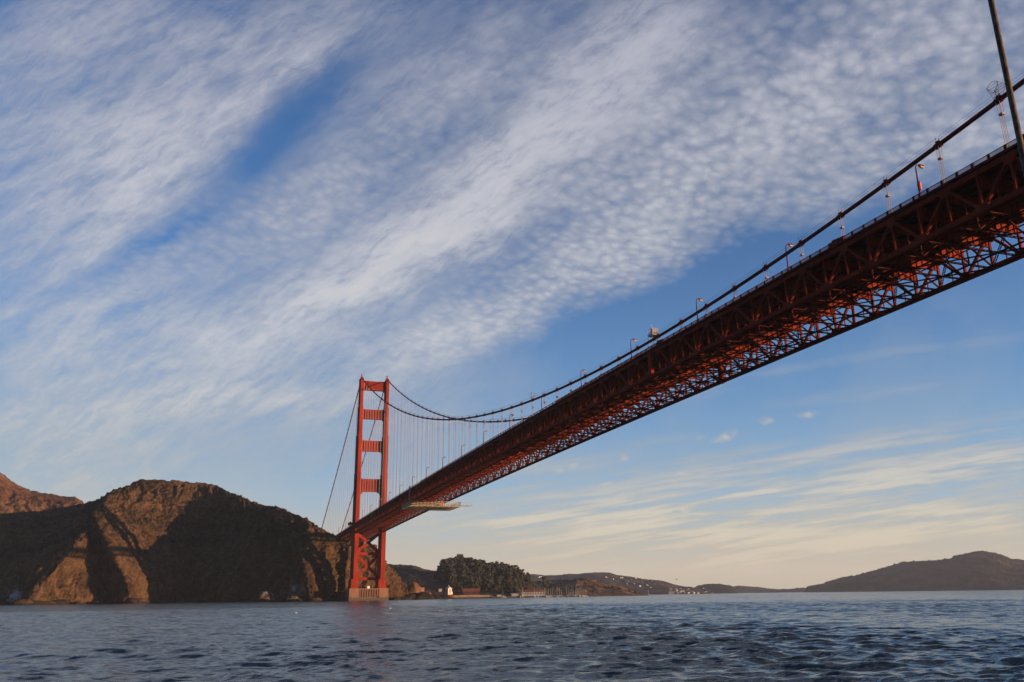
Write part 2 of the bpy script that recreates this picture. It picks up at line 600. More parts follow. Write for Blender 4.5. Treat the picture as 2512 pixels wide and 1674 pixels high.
zz = np.where(AAsel, zz, -.15)
WATER, nt, b = material('bay_water')
g = nt.new('ShaderNodeNewGeometry').outputs['Position']
b.inputs['Base Color'].default_value = (.009, .016, .017, 1)
b.inputs['Roughness'].default_value = .16
b.inputs['IOR'].default_value = 1.333
# slopes of the ripples that are too fine for the mesh
wv = nt.mapping(g, rot=(0, 0, math.radians(-25)), scale=(.75, 1.7, 1))
half3 = (.5, .5, .5)
unres = nt.new('ShaderNodeAttribute', attribute_name='unresolved').outputs['Fac']   # ripples the coarser outer mesh leaves out
s1 = nt.vmath('SUBTRACT', nt.noise(wv, 2.1, 4, .62, .5, col=True), half3)
s2 = nt.vmath('SUBTRACT', nt.noise(wv, .36, 4, .60, .4, col=True), half3)
s3 = nt.vmath('SUBTRACT', nt.noise(wv, .06, 3, .55, .2, col=True), half3)
calm = nt.remap(nt.noise(g, .012, 3, .5), .35, .65, .75, 1.2)
sl = nt.vmath('ADD', nt.vmath('SCALE', s1, scale=nt.math('MULTIPLY_ADD', unres, .75, .76)), nt.vmath('ADD', nt.vmath('SCALE', s2, scale=nt.math('MULTIPLY_ADD', unres, .75, .22)), nt.vmath('SCALE', s3, scale=nt.math('MULTIPLY_ADD', unres, .30, .08))))
sl = nt.vmath('MULTIPLY', nt.vmath('SCALE', sl, scale=calm), (1.0, 1.25, 0))
nrm = nt.vmath('NORMALIZE', nt.vmath('ADD', nt.new('ShaderNodeNewGeometry').outputs['Normal'], sl))
nt.l.new(nrm, b.inputs['Normal'])
wat = grid_mesh('water', np.stack([WX+dxx*gust, WY+dyy*gust, zz], -1), WATER, closed=True)
at = wat.data.attributes.new('unresolved', 'FLOAT', 'POINT')
at.data.foreach_set('value', np.clip((DR-.35)/4.0, 0, 1).astype(np.float32).reshape(-1))
tag(wat, kind='structure')


# ------------------------------------------------------------------ land
def hill_mat(name, grass, scrub, rock, s=1.0, rockamt=.5, spots=()):
    m, nt, b = material(name)
    g = nt.new('ShaderNodeNewGeometry')
    p = g.outputs['Position']
    big = nt.noise(p, .012*s, 5, .6)
    med = nt.noise(nt.mapping(p, scale=(1, 1, .45)), .075*s, 6, .7)
    fin = nt.noise(p, .42*s, 5, .75)
    c = nt.mix(nt.remap(nt.math('MULTIPLY_ADD', med, .5, nt.math('MULTIPLY', big, .5)), .42, .58), scrub, grass)
    nz = nt.new('ShaderNodeSeparateXYZ')
    nt.l.new(g.outputs['Normal'], nz.inputs[0])
    steep = nt.remap(nt.math('MULTIPLY_ADD', fin, .25, nz.outputs[2]), .95, .55)
    c = nt.mix(nt.math('MULTIPLY', steep, rockamt), c, rock)
    c = nt.vmath('SCALE', c, scale=nt.remap(nt.math('MULTIPLY_ADD', fin, .6, nt.math('MULTIPLY', med, .4)), .34, .66, .52, 1.42))
    for (pt, rad, colr, lo, hi) in spots:      # bird lime and pale scree on the rocks
        d = nt.vmath('LENGTH', nt.vmath('MULTIPLY', nt.vmath('SUBTRACT', p, tuple(pt)), (1/rad[0], 1/rad[1], 1/rad[2])))
        k = nt.math('MULTIPLY', nt.remap(d, 1.0, .35), nt.remap(nt.noise(p, .16, 5, .75), lo, hi))
        c = nt.mix(k, c, colr)
    sz = nt.new('ShaderNodeSeparateXYZ')
    nt.l.new(p, sz.inputs[0])
    wet = nt.remap(nt.math('MULTIPLY_ADD', fin, 3.0, sz.outputs[2]), 4.2, 2.2)
    c = nt.mix(wet, c, (.02, .018, .014))
    nt.l.new(c, b.inputs['Base Color'])
    b.inputs['Roughness'].default_value = .95
    b.inputs['Specular IOR Level'].default_value = .1
    bp = nt.new('ShaderNodeBump')
    bp.inputs['Strength'].default_value = .5
    bp.inputs['Distance'].default_value = 1.2/s
    nt.l.new(fin, bp.inputs['Height'])
    nt.l.new(bp.outputs[0], b.inputs['Normal'])
    return m


def loft(name, ribs, mat, rows=150, step=1.6, amp=5.0, nscale=.03, gully=5.0, back=(260, -60), seed=3, sharp=.35, label=None):
    """ribs: lists of (u, v, D) from the shore up to the skyline; v None = sea level. One terrain mesh."""
    P3 = []
    for rb in ribs:
        pts = []
        for (u, v, D) in rb:
            pts.append(ground(u, D, -2.0) if v is None else skypoint(u, v, D))
        pts = np.array(pts)
        L = np.concatenate([[0], np.cumsum(np.linalg.norm(np.diff(pts, axis=0), axis=1))])
        t = np.linspace(0, L[-1], rows)
        P3.append(np.stack([np.interp(t, L, pts[:, i]) for i in range(3)], -1))
    P3 = np.array(P3)                      # rib, row, xyz
    base_u = np.array([np.mean([q[0] for q in rb]) for rb in ribs])
    cols = []
    for i in range(len(ribs)-1):
        n = max(3, int(max(abs(base_u[i+1]-base_u[i]), abs(ribs[i+1][0][0]-ribs[i][0][0]), abs(ribs[i+1][-1][0]-ribs[i][-1][0]))/step))
        for k in range(n+(i == len(ribs)-2)):
            t = k/n
            t2 = t*(1-sharp)+(t*t*(3-2*t))*sharp
            cols.append(P3[i]*(1-t2)+P3[i+1]*t2)
    V = np.array(cols).transpose(1, 0, 2)  # row, col, xyz
    # gentle smoothing so that ribs do not read as folds
    K = np.array([1, 2, 3, 2, 1])/9.0
    Vp = np.pad(V, ((2, 2), (2, 2), (0, 0)), mode='edge')
    V1 = sum(K[j]*Vp[:, j:j+V.shape[1]] for j in range(5))
    V = sum(K[j]*V1[j:j+V.shape[0]] for j in range(5))
    # back slope
    d = V[-1]-CAM
    hd = d[:, :2]/np.linalg.norm(d[:, :2], axis=1)[:, None]
    bk = []
    for k in range(1, 9):
        t = k/8.0
        q = V[-1].copy()
        q[:, :2] += hd*back[0]*t
        q[:, 2] = V[-1][:, 2]*(1-.95*t**1.05)+back[1]*t*t*.2
        bk.append(q)
    V = np.concatenate([V, np.array(bk)], 0)
    du = np.gradient(V, axis=1)
    dv = np.gradient(V, axis=0)
    N = np.cross(du, dv)
    N /= np.linalg.norm(N, axis=2)[:, :, None]+1e-9
    X, Y, Z = V[..., 0], V[..., 1], V[..., 2]
    n1 = fbm(X*nscale, Y*nscale, Z*nscale*.8, 5, seed, .55)
    cc = np.arange(V.shape[1])[None, :]*step + 0*Z
    warp = fbm(X*nscale*.7, Y*nscale*.7, Z*nscale*.7, 3, seed+9)*26
    n2 = fbm((cc+warp*1.3+Z*.22)/17.0, np.zeros_like(cc)+seed, Z/190.0, 4, seed+20, .5, ridge=True)
    n3 = fbm(X*nscale*4, Y*nscale*4, Z*nscale*4, 3, seed+31, .55)
    up = np.clip((Z+2)/8.0, 0, 1)
    top = np.ones_like(Z)
    r0 = rows-1
    rowi = np.arange(V.shape[0])[:, None]
    top = np.where(rowi > r0-14, .30, 1.0)
    n4 = fbm(X*.085+warp*.03, Y*.085, Z*.06, 5, seed+44, .62, ridge=True)-.25
    n6 = fbm(X*.035+warp*.05, Y*.035, Z*.022, 4, seed+61, .6, ridge=True)-.25
    n5 = fbm(X*.42, Y*.42, Z*.30, 3, seed+51, .6, ridge=True)-.25
    disp = (n1*amp + (n2-.3)*gully)*(.3+.7*up)*top + n3*amp*.28 + (n4*4.0+n5*2.0+n6*2.2)*(.3+.7*up)*np.where(top < 1, .5, 1.0)
    V = V+N*disp[..., None]
    o = grid_mesh(name, V, mat, smooth=True)
    return tag(o, kind='structure')


CLIFF = hill_mat('cliff_rock', (.084, .046, .0215), (.018, .0135, .007), (.072, .041, .0205), 1.0, .48,
                 spots=[(skypoint(690, 1445, 915), (26, 50, 14), (.36, .335, .30), .44, .56),
                        (skypoint(24, 1450, 1015), (16, 60, 13), (.36, .335, .30), .44, .56)])
loft('headland_terrain', [
    [(-330, None, 1380), (-330, 1400, 1420), (-330, 1330, 1470), (-330, 1285, 1530), (-330, 1262, 1580)],
    [(-60, None, 1140), (-60, 1400, 1165), (-40, 1330, 1235), (-20, 1290, 1320), (0, 1258, 1420)],
    [(40, None, 1018), (50, 1410, 1048), (70, 1350, 1130), (85, 1300, 1236), (100, 1252, 1385)],
    [(82, None, 962), (100, 1428, 984), (160, 1362, 1015), (203, 1318, 1050), (214, 1275, 1160), (208, 1233, 1330)],
    [(180, None, 1000), (185, 1420, 1022), (200, 1365, 1045), (213, 1325, 1070), (220, 1278, 1165), (220, 1231, 1320)],
    [(266, None, 1040), (258, 1420, 1056), (243, 1362, 1076), (226, 1322, 1092), (224, 1275, 1165), (246, 1224, 1310)],
    [(318, None, 985), (314, 1432, 996), (286, 1370, 1022), (256, 1310, 1056), (230, 1258, 1106), (262, 1232, 1164), (300, 1195, 1290)],
    [(372, None, 1036), (368, 1430, 1052), (352, 1370, 1084), (335, 1305, 1126), (322, 1250, 1180), (332, 1206, 1236), (345, 1177, 1310)],
    [(425, None, 1088), (425, 1425, 1102), (425, 1360, 1140), (425, 1295, 1194), (425, 1235, 1250), (430, 1178, 1330)],
    [(470, None, 1114), (472, 1420, 1130), (478, 1350, 1180), (488, 1285, 1246), (480, 1225, 1296), (498, 1185, 1360)],
    [(530, None, 1066), (536, 1420, 1082), (542, 1350, 1145), (540, 1285, 1216), (532, 1230, 1282), (530, 1189, 1356)],
    [(600, None, 1010), (604, 1420, 1030), (606, 1350, 1082), (596, 1290, 1142), (578, 1240, 1202), (562, 1208, 1282)],
    [(690, None, 955), (688, 1420, 970), (676, 1350, 1010), (660, 1300, 1058), (640, 1262, 1116), (628, 1233, 1196)],
    [(735, None, 915), (732, 1420, 928), (722, 1362, 960), (716, 1312, 1004), (706, 1282, 1050), (695, 1250, 1118)],
    [(768, None, 898), (757, 1422, 908), (746, 1372, 922), (752, 1330, 948), (758, 1302, 988), (752, 1276, 1040)],
    [(800, None, 918), (800, 1425, 926), (796, 1380, 938), (792, 1340, 958), (788, 1312, 984), (786, 1296, 1010)],
    [(826, None, 940), (830, 1420, 948), (836, 1372, 958), (830, 1342, 970), (822, 1330, 992), (815, 1313, 1010)],
    [(846, None, 934), (848, 1420, 942), (852, 1378, 952), (854, 1350, 964), (854, 1338, 982), (850, 1331, 998)],
    [(885, None, 956), (886, 1420, 962), (888, 1378, 972), (890, 1352, 984), (890, 1342, 992), (888, 1334, 1004)],
    [(925, None, 968), (925, 1425, 974), (922, 1390, 982), (920, 1362, 992), (918, 1350, 998), (916, 1342, 1008)],
    [(962, None, 978), (960, 1440, 984), (954, 1416, 990), (948, 1395, 998), (946, 1386, 1004), (944, 1378, 1012)],
    [(990, None, 990), (988, 1455, 994), (979, 1436, 1000), (969, 1420, 1006), (963, 1410, 1010), (957, 1400, 1016)],
    [(1006, None, 1000), (1005, 1468, 1004), (1002, 1464, 1008), (998, 1460, 1012), (996, 1458, 1016), (994, 1456, 1020)],
], CLIFF, rows=260, step=1.25, amp=5.0, nscale=.026, gully=4.2)

GOLD = hill_mat('golden_grass', (.17, .085, .038), (.085, .036, .018), (.11, .045, .022), .5, .5)
loft('far_hillside', [
    [(-330, None, 1500), (-330, 1330, 1540), (-330, 1200, 1800), (-330, 1085, 2050)],
    [(-120, None, 1500), (-120, 1330, 1540), (-120, 1210, 1800), (-120, 1110, 2030)],
    [(0, None, 1490), (0, 1330, 1540), (0, 1232, 1740), (0, 1158, 1980)],
    [(40, None, 1490), (40, 1330, 1540), (40, 1240, 1730), (36, 1184, 1960)],
    [(75, None, 1490), (75, 1330, 1540), (75, 1246, 1720), (73, 1202, 1940)],
    [(120, None, 1490), (120, 1330, 1540), (120, 1252, 1710), (118, 1209, 1930)],
    [(160, None, 1490), (160, 1330, 1540), (160, 1254, 1720), (160, 1217, 1920)],
    [(186, None, 1500), (186, 1330, 1560), (186, 1254, 1740), (184, 1216, 1900)],
    [(205, None, 1540), (205, 1330, 1620), (206, 1262, 1780), (204, 1226, 1890)],
    [(222, None, 1640), (222, 1330, 1700), (222, 1290, 1800), (220, 1262, 1880)],
    [(250, None, 1700), (250, 1350, 1760), (250, 1320, 1820), (250, 1300, 1880)],
], GOLD, rows=80, step=3.0, amp=5.0, nscale=.014, gully=6.0, seed=77, back=(500, -60))


def ridge(name, sky, shore_D, ridge_D, mat, rows=46, step=2.5, amp=8, nscale=.01, gully=6, seed=5, curve=.55, back=(500, -60), bush=3.0):
    ribs = []
    us = [s_[0] for s_ in sky]
    for i, sp in enumerate(sky):
        u, v = sp[:2]
        ds, dr = (sp[2], sp[3]) if len(sp) > 2 else (shore_D, ridge_D)
        vb = IH  # waterline row in photo terms
        pb = ground(u, ds, -2.0)
        pt = skypoint(u, v, dr)
        rb = [(u, None, ds)]
        pts = [pb]
        ribs.append((pb, pt))
    P3 = []
    for pb, pt in ribs:
        t = np.linspace(0, 1, rows)[:, None]
        q = pb[None]*(1-t)+pt[None]*t
        q[:, 2] = pb[2]+(pt[2]-pb[2])*(t[:, 0]**curve*.55+t[:, 0]*.45)
        P3.append(q)
    P3 = np.array(P3)
    cols = []
    n_all = [max(2, int((us[i+1]-us[i])/step)) for i in range(len(us)-1)]
    for i, n in enumerate(n_all):
        for k in range(n+(i == len(n_all)-1)):
            t = k/n
            cols.append(P3[i]*(1-t)+P3[i+1]*t)
    V = np.array(cols).transpose(1, 0, 2)
    d = V[-1]-CAM
    hd = d[:, :2]/np.linalg.norm(d[:, :2], axis=1)[:, None]
    bk = []
    for k in range(1, 7):
        t = k/6.0
        q = V[-1].copy()
        q[:, :2] += hd*back[0]*t
        q[:, 2] = V[-1][:, 2]*(1-t*t)+back[1]*t*t*.2
        bk.append(q)
    V = np.concatenate([V, np.array(bk)], 0)
    du, dv = np.gradient(V, axis=1), np.gradient(V, axis=0)
    N = np.cross(du, dv)
    N /= np.linalg.norm(N, axis=2)[:, :, None]+1e-9
    X, Y, Z = V[..., 0], V[..., 1], V[..., 2]
    sl_ = np.clip((Z+2)/15, 0, 1)
    side = np.clip(np.minimum(np.arange(V.shape[1]), np.arange(V.shape[1])[::-1])/4.0, 0, 1)[None]
    disp = (fbm(X*nscale*7, Y*nscale*7, Z*nscale*7, 3, seed+8, .6)*amp*.22+fbm(X*nscale, Y*nscale, Z*nscale, 5, seed)*amp+(fbm(X*nscale*.8, Y*nscale*.3, Z*0, 4, seed+4, ridge=True)-.3)*gully)*sl_*side
    top = np.where(np.arange(V.shape[0])[:, None] >= rows-3, .25, 1.0)
    V = V+N*(disp*top)[..., None]
    V[..., 2] += np.abs(fbm(X*nscale*14, Y*nscale*14, Z*0, 3, seed+12, .7))*bush*sl_*side
    return tag(grid_mesh(name, V, mat), kind='structure')


DARKHILL = hill_mat('dusky_hill', (.080, .044, .023), (.018, .016, .009), (.05, .032, .018), .35, .3)
POINTHILL = hill_mat('point_grass', (.20, .105, .048), (.030, .023, .012), (.09, .05, .024), 1.4, .3)
WOODLAND = hill_mat('scrub_hill', (.026, .024, .012), (.016, .017, .009), (.03, .024, .013), .5, .2)
FARHILL = hill_mat('far_hill', (.075, .05, .036), (.024, .024, .018), (.05, .034, .026), .18, .3)
ISLE = hill_mat('island_hill', (.056, .040, .022), (.012, .0125, .008), (.055, .036, .02), .13, .3)

# grassy saddle behind the tower
ridge('grassy_hill', [(930, 1386, 1350, 1750), (960, 1390), (1000, 1392), (1020, 1394), (1045, 1404), (1070, 1409), (1110, 1418), (1180, 1432)],
      1300, 1720, DARKHILL, seed=13, amp=7, nscale=.012)
# wooded knoll
ridge('knoll_terrain', [(1040, 1466), (1064, 1440), (1085, 1412), (1110, 1400), (1160, 1402), (1220, 1408), (1270, 1414), (1300, 1428, 1480, 1600), (1330, 1446, 1560, 1620), (1380, 1462, 1600, 1630)],
      1330, 1600, WOODLAND, seed=23, amp=3, nscale=.02, curve=.5)
# yellow grass point beyond the marina
ridge('grassy_point', [(1255, 1452), (1290, 1436), (1330, 1432), (1360, 1429), (1400, 1430), (1415, 1426), (1440, 1427), (1460, 1430), (1480, 1436), (1500, 1441),
                       (1525, 1445), (1545, 1453), (1560, 1458), (1574, 1466)],
      1700, 1960, POINTHILL, seed=31, amp=5, nscale=.02, gully=4)
# hillside town ridge
ridge('town_hillside', [(1270, 1418), (1310, 1416), (1335, 1420), (1370, 1420), (1395, 1417), (1425, 1418), (1455, 1414), (1480, 1413), (1495, 1413), (1515, 1418),
                        (1545, 1421), (1580, 1427), (1620, 1430), (1635, 1434), (1660, 1442), (1690, 1447), (1720, 1455), (1745, 1464)],
      3300, 4200, FARHILL, seed=37, bush=3, amp=8, nscale=.005, gully=14)
ridge('cove_headland', [(1680, 1463), (1698, 1452), (1712, 1443), (1735, 1439), (1765, 1439), (1790, 1442), (1805, 1448), (1812, 1456), (1814, 1462)],
      4600, 5000, WOODLAND, seed=43, bush=10, amp=8, nscale=.008)
ridge('distant_ridge', [(1765, 1460), (1790, 1447), (1812, 1442), (1850, 1445), (1880, 1448), (1910, 1450), (1940, 1448), (1965, 1445), (2000, 1446), (2040, 1448)],
      6600, 7400, FARHILL, seed=47, bush=16, amp=14, nscale=.004)
ridge('island', [(1972, 1454), (1978, 1444), (1990, 1438), (2020, 1434), (2060, 1420), (2100, 1412), (2150, 1398), (2185, 1388), (2210, 1380), (2250, 1377), (2290, 1374),
                 (2330, 1370), (2360, 1360), (2390, 1352), (2405, 1350), (2440, 1354), (2460, 1360), (2480, 1368), (2512, 1370), (2560, 1372), (2640, 1385), (2760, 1405), (2860, 1430)],
      4900, 5700, ISLE, rows=60, step=2.2, amp=13, nscale=.006, gully=20, seed=53, curve=.7, bush=14)


# ------------------------------------------------------------------ suspension bridge
def zr(y):
    """top of the footway railing"""
    return 83.4-6.8*((y+640)/640)**2 if y <= 0 else 76.6-.0212*y


def zc(y):
    if y <= 0:
        return 85.6+143*((y+640)/640)**2
    t = y/345.0
    return 228.6-.452*y-36*t*(1-t)*.35


SP = 15.24
NODES = [-783.43+SP*k for k in range(-14, 75)]
HX = 13.7
bridge = empty('suspension_bridge', (0, 0, 0), 'long orange suspension bridge with one tower in view, crossing the strait', 'bridge')

LEG = [(20.5, 70, 2.75, 8.2), (70, 126, 2.75, 7.6), (126, 166, 2.55, 6.6), (166, 197, 2.25, 5.6), (197, 226.5, 2.0, 4.7)]
for sx in (-1, 1):
    m = MB()
    x = sx*HX
    m.taper((x, 0), (3.85, 9.0), (3.7, 8.8), 11.5, 19.6)
    m.taper((x, 0), (3.7, 8.8), (2.8, 8.25), 19.6, 20.5)
    for i, (z0, z1, hw, hd) in enumerate(LEG):
        m.box(x-hw, x+hw, -hd*.80, hd*.80, z0, z1)
        m.box(x-hw*.80, x+hw*.80, -hd*.92, hd*.92, z0+.01, z1-.5)
        m.box(x-hw*.62, x+hw*.62, -hd, hd, z0+.02, z1-1.1)
        m.box(x-hw*.84, x+hw*.84, -hd*.955, hd*.955, z1-1.9, z1-1.3)
        m.box(x-hw*1.05, x+hw*1.05, -hd*.86, hd*.86, z1-1.0, z1-.35)
    lg = m.build('tower_leg', ORANGE, bridge)
    m = MB()
    m.taper((x, 0), (2.05, 4.3), (1.5, 3.4), 226.4, 228.2)
    m.taper((x, 0), (1.25, 2.6), (.8, 1.5), 228.2, 230.0)
    m.build('saddle_housing', ORANGE, lg)
    m = MB()
    m.tube([(x, 0, 229.8), (x, 0, 231.2), (x, 0, 231.4), (x, 0, 232.3), (x, 0, 232.8)], [.42, .42, .75, .7, .2], 10)
    m.build('beacon', ORANGE, lg)

XL = [11.0, 11.0, 11.1, 11.4, 11.7]


def strut(z0, z1, hy, r_low, r_up, xin, dip=0.0):
    m = MB()
    n = 44
    xs = [-xin-.25+(2*xin+.5)*i/n for i in range(n+1)]
    def fil(x, r):
        d = max(0.0, xin-abs(x))
        return 0.0 if d >= r else r-math.sqrt(max(0, r*r-(r-d)**2))
    top = [z1+fil(x, r_up)*1.0-dip*(1-(x/xin)**2) for x in xs]
    bot = [z0-fil(x, r_low)*1.25 for x in xs]
    vs, fs = [], []
    for x, t, b_ in zip(xs, top, bot):
        vs += [(x, -hy, b_), (x, -hy, t), (x, hy, t), (x, hy, b_)]
    for i in range(n):
        a = i*4
        for j in range(4):
            fs.append((a+j, a+(j+1) % 4, a+4+(j+1) % 4, a+4+j))
    m.add(vs, [tuple(reversed(f)) for f in fs])
    k = 11
    for i in range(k):
        x = -8.8+17.6*i/(k-1)
        for sy in (-1, 1):
            m.box(x-.42, x+.42, min(sy*hy*.98, sy*(hy+.45)), max(sy*hy*.98, sy*(hy+.45)), z0+1.7, z1-1.5)
    for sy in (-1, 1):
        ys = sorted((sy*hy*.98, sy*(hy+.55)))
        m.box(-xin+.2, xin-.2, ys[0], ys[1], z0+.25, z0+.9)
        m.box(-xin+.2, xin-.2, ys[0], ys[1], z1-dip-.8, z1-dip-.25)
    return m.build('portal_strut', ORANGE, bridge)


strut(215.3, 225.6, 1.9, 2.6, .9, 11.75, .5)
strut(184.0, 194.2, 1.8, 3.0, 2.4, 11.5)
strut(149.6, 160.9, 1.7, 3.4, 2.6, 11.2)
strut(107.6, 120.8, 1.6, 5.6, 2.8, 11.0)

for (za, zb) in ((21.0, 45.5), (45.5, 67.5)):
    for s in (-1, 1):
        m = MB()
        m.bar((-11.0*s, 3, za+2.0), (-.01*s, 3, (za+zb)/2), 2.9, 1.9, (0, 1, 0))
        m.bar((.01*s, 3, (za+zb)/2), (11.0*s, 3, zb-2.0), 2.9, 1.9, (0, 1, 0))
        m.build('cross_brace', ORANGE, bridge)
for z in (21.0, 45.5):
    m = MB()
    m.box(-11.1, 11.1, 1.75, 4.25, z-1.45, z+1.45)
    for s in (-1, 1):
        m.add([(s*11.1, 1.8, z-4.5), (s*11.1, 1.8, z+4.5), (s*7.2, 1.8, z+1.1), (s*7.2, 1.8, z-1.1),
               (s*11.1, 4.2, z-4.5), (s*11.1, 4.2, z+4.5), (s*7.2, 4.2, z+1.1), (s*7.2, 4.2, z-1.1)],
              [(0, 1, 2, 3), (7, 6, 5, 4), (0, 3, 7, 4), (1, 5, 6, 2)])
    m.build('tower_crossbeam', ORANGE, bridge)
m = MB()
m.box(-2.6, 2.6, 1.7, 4.3, 31.6, 34.9)
m.build('brace_gusset', ORANGE, bridge)

# concrete pier with fluted middle
m = MB()
m.box(-19.8, 19.8, -13.2, 13.2, -6, 2.4)
for s in (-1, 1):
    xs = sorted((s*9.9, s*19.5))
    m.box(xs[0], xs[1], -12.9, 12.9, 2.4, 10.9)
    m.box(xs[0]+.3, xs[1]-.3, -12.5, 12.5, 10.9, 11.5)
m.box(-9.9, 9.9, -11.4, 11.4, 2.4, 11.0)
for i in range(8):
    x = -8.6+17.2*i/7
    for sy in (-1, 1):
        ys = sorted((sy*11.3, sy*12.4))
        m.box(x-.55, x+.55, ys[0], ys[1], 3.2, 10.4)
for sy in (-1, 1):
    ys = sorted((sy*11.3, sy*12.6))
    m.box(-9.9, 9.9, ys[0], ys[1], 10.4, 11.3)
pier = m.build('tower_pier', CONCRETE, bridge)
m = MB()
m.box(-1.2, 1.0, -10, -8.2, 11.3, 13.6)
m.build('pier_hut', WHITE, pier)

# main cables with bands, and hand ropes above them
ys_c = list(np.arange(-1010, 0, 7.62))+[0.0]+list(np.arange(7.62, 346, 7.62))
for sx in (-1, 1):
    x = sx*HX
    m = MB()
    m.tube([(x, y, zc(y)) for y in ys_c], .50, 10)
    for y in NODES:
        if abs(y) < 9 or y > 330:
            continue
        a, b_ = Vector((x, y-.75, zc(y-.75))), Vector((x, y+.75, zc(y+.75)))
        m.tube([a, b_], .66, 10)
        m.box(x-.16, x+.16, y-.5, y+.5, zc(y)+.55, zc(y)+.95)
    mc = m.build('main_cable', CABLE, bridge)
    m = MB()
    for s2 in (-.45, .45):
        m.tube([(x+s2, y, zc(y)+1.45) for y in ys_c], .028, 4, cap=False)
        for y in NODES:
            if y < 330:
                m.bar((x+s2, y, zc(y)+.3), (x+s2, y, zc(y)+1.75), .07, .07)
    m.build('hand_rope', CABLE, mc)

# suspenders: four ropes gathered by a clamp below each band
def susp(m, x, y):
    zt, zb = zc(y)-.45, zr(y)-1.5
    if zt-zb < .8:
        return
    L = min(2.6, (zt-zb)*.5)
    for ax in (-1, 1):
        for ay in (-1, 1):
            p0 = (x+ax*.46, y+ay*.42, zt+.3)
            p1 = (x+ax*.22, y+ay*.30, zt-L)
            m.bar(p0, p1, .075, .075)
            m.bar(p1, (x+ax*.22, y+ay*.30, zb), .075, .075)
    m.box(x-.34, x+.34, y-.42, y+.42, zt-L-.2, zt-L+.2)


allsus = []
for sx in (-1, 1):
    for y in NODES:
        if -10 < y < 12 or y > 320:
            continue
        p = np.array([sx*HX, y, (zc(y)+zr(y))/2])
        u, v = pix(p)
        seen = (-40 < u < IW+60)
        Lp = (zc(y)-zr(y)+1)/np.linalg.norm(p-CAM)
        allsus.append((0 if seen else 1, -Lp*(1.0 if sx < 0 else .8), sx*HX, y))
allsus.sort()
for (a_, b_, x, y) in allsus[:100]:
    m = MB()
    susp(m, x, y)
    if m.v:
        m.build('suspender', ROPE, bridge)
m = MB()
for (a_, b_, x, y) in allsus[100:]:
    susp(m, x, y)
tag(m.build('suspender_ropes', ROPE, bridge), kind='stuff')

# stiffening trusses
YS, YE = -1000, 340
tn = [y for y in NODES if YS < y < YE]
zb_ = lambda y: zr(y)-9.95
zt_ = lambda y: zr(y)-2.15
for sx in (-1, 1):
    x = sx*HX
    m = MB()
    half = [tn[0]+SP/2*i for i in range(2*len(tn)-1)]
    for a, b_ in zip(half[:-1], half[1:]):
        for (zf, h_) in ((zt_, 1.15), (zb_, .95)):
            pass
        m.bar((x, a, zt_(a)), (x, b_, zt_(b_)), .80, 1.15)
    tr = m.build('side_truss', TRUSS_SHADE, bridge)
    m = MB()
    for a, b_ in zip(half[:-1], half[1:]):
        m.bar((x, a, zb_(a)), (x, b_, zb_(b_)), .80, 1.10)
        for s2 in (-.55, .55):
            m.bar((x+s2*.8, a, zb_(a)-.48), (x+s2*.8, b_, zb_(b_)-.48), .16, .12)
    m.build('bottom_chord', TRUSS_SHADE, tr)
    m = MB()
    for y in tn[:-1]:
        yb = y+SP/2
        m.bar((x, y, zt_(y)), (x, y, zb_(y)), .50, .60, (1, 0, 0))
        m.bar((x, yb, zt_(yb)), (x, yb, zb_(yb)), .50, .60, (1, 0, 0))
        m.bar((x, y, zt_(y)), (x, yb, zb_(yb)), .56, .62, (1, 0, 0))
        m.bar((x, yb, zb_(yb)), (x, y+SP, zt_(y+SP)), .56, .62, (1, 0, 0))
        # light sub-struts
        m.bar((x, y+SP/4, (zt_(y)+zb_(y))/2), (x, y+SP/4, zb_(y)), .22, .22)
        m.bar((x, y+3*SP/4, (zt_(y)+zb_(y))/2), (x, y+3*SP/4, zb_(y)), .22, .22)
    for y in tn[:-1]:
        yb = y+SP/2
        for s2 in (-.46, .46):
            w2 = .04
            m.hexa([(x+s2-w2, y-1.7, zt_(y)-.3), (x+s2+w2, y-1.7, zt_(y)-.3), (x+s2+w2, y+1.7, zt_(y)-.3), (x+s2-w2, y+1.7, zt_(y)-.3),
                    (x+s2-w2, y-1.7, zt_(y)+.5), (x+s2+w2, y-1.7, zt_(y)+.5), (x+s2+w2, y+1.7, zt_(y)+.5), (x+s2-w2, y+1.7, zt_(y)+.5)])
            m.hexa([(x+s2-w2, y-.8, zt_(y)-1.7), (x+s2+w2, y-.8, zt_(y)-1.7), (x+s2+w2, y+.8, zt_(y)-1.7), (x+s2-w2, y+.8, zt_(y)-1.7),
                    (x+s2-w2, y-1.7, zt_(y)-.3), (x+s2+w2, y-1.7, zt_(y)-.3), (x+s2+w2, y+1.7, zt_(y)-.3), (x+s2-w2, y+1.7, zt_(y)-.3)])
            z = zb_(yb)
            m.hexa([(x+s2-w2, yb-2.0, z-.35), (x+s2+w2, yb-2.0, z-.35), (x+s2+w2, yb+2.0, z-.35), (x+s2-w2, yb+2.0, z-.35),
                    (x+s2-w2, yb-1.2, z+1.2), (x+s2+w2, yb-1.2, z+1.2), (x+s2+w2, yb+1.2, z+1.2), (x+s2-w2, yb+1.2, z+1.2)])
    m.build('web_member', TRUSS_SHADE, tr)

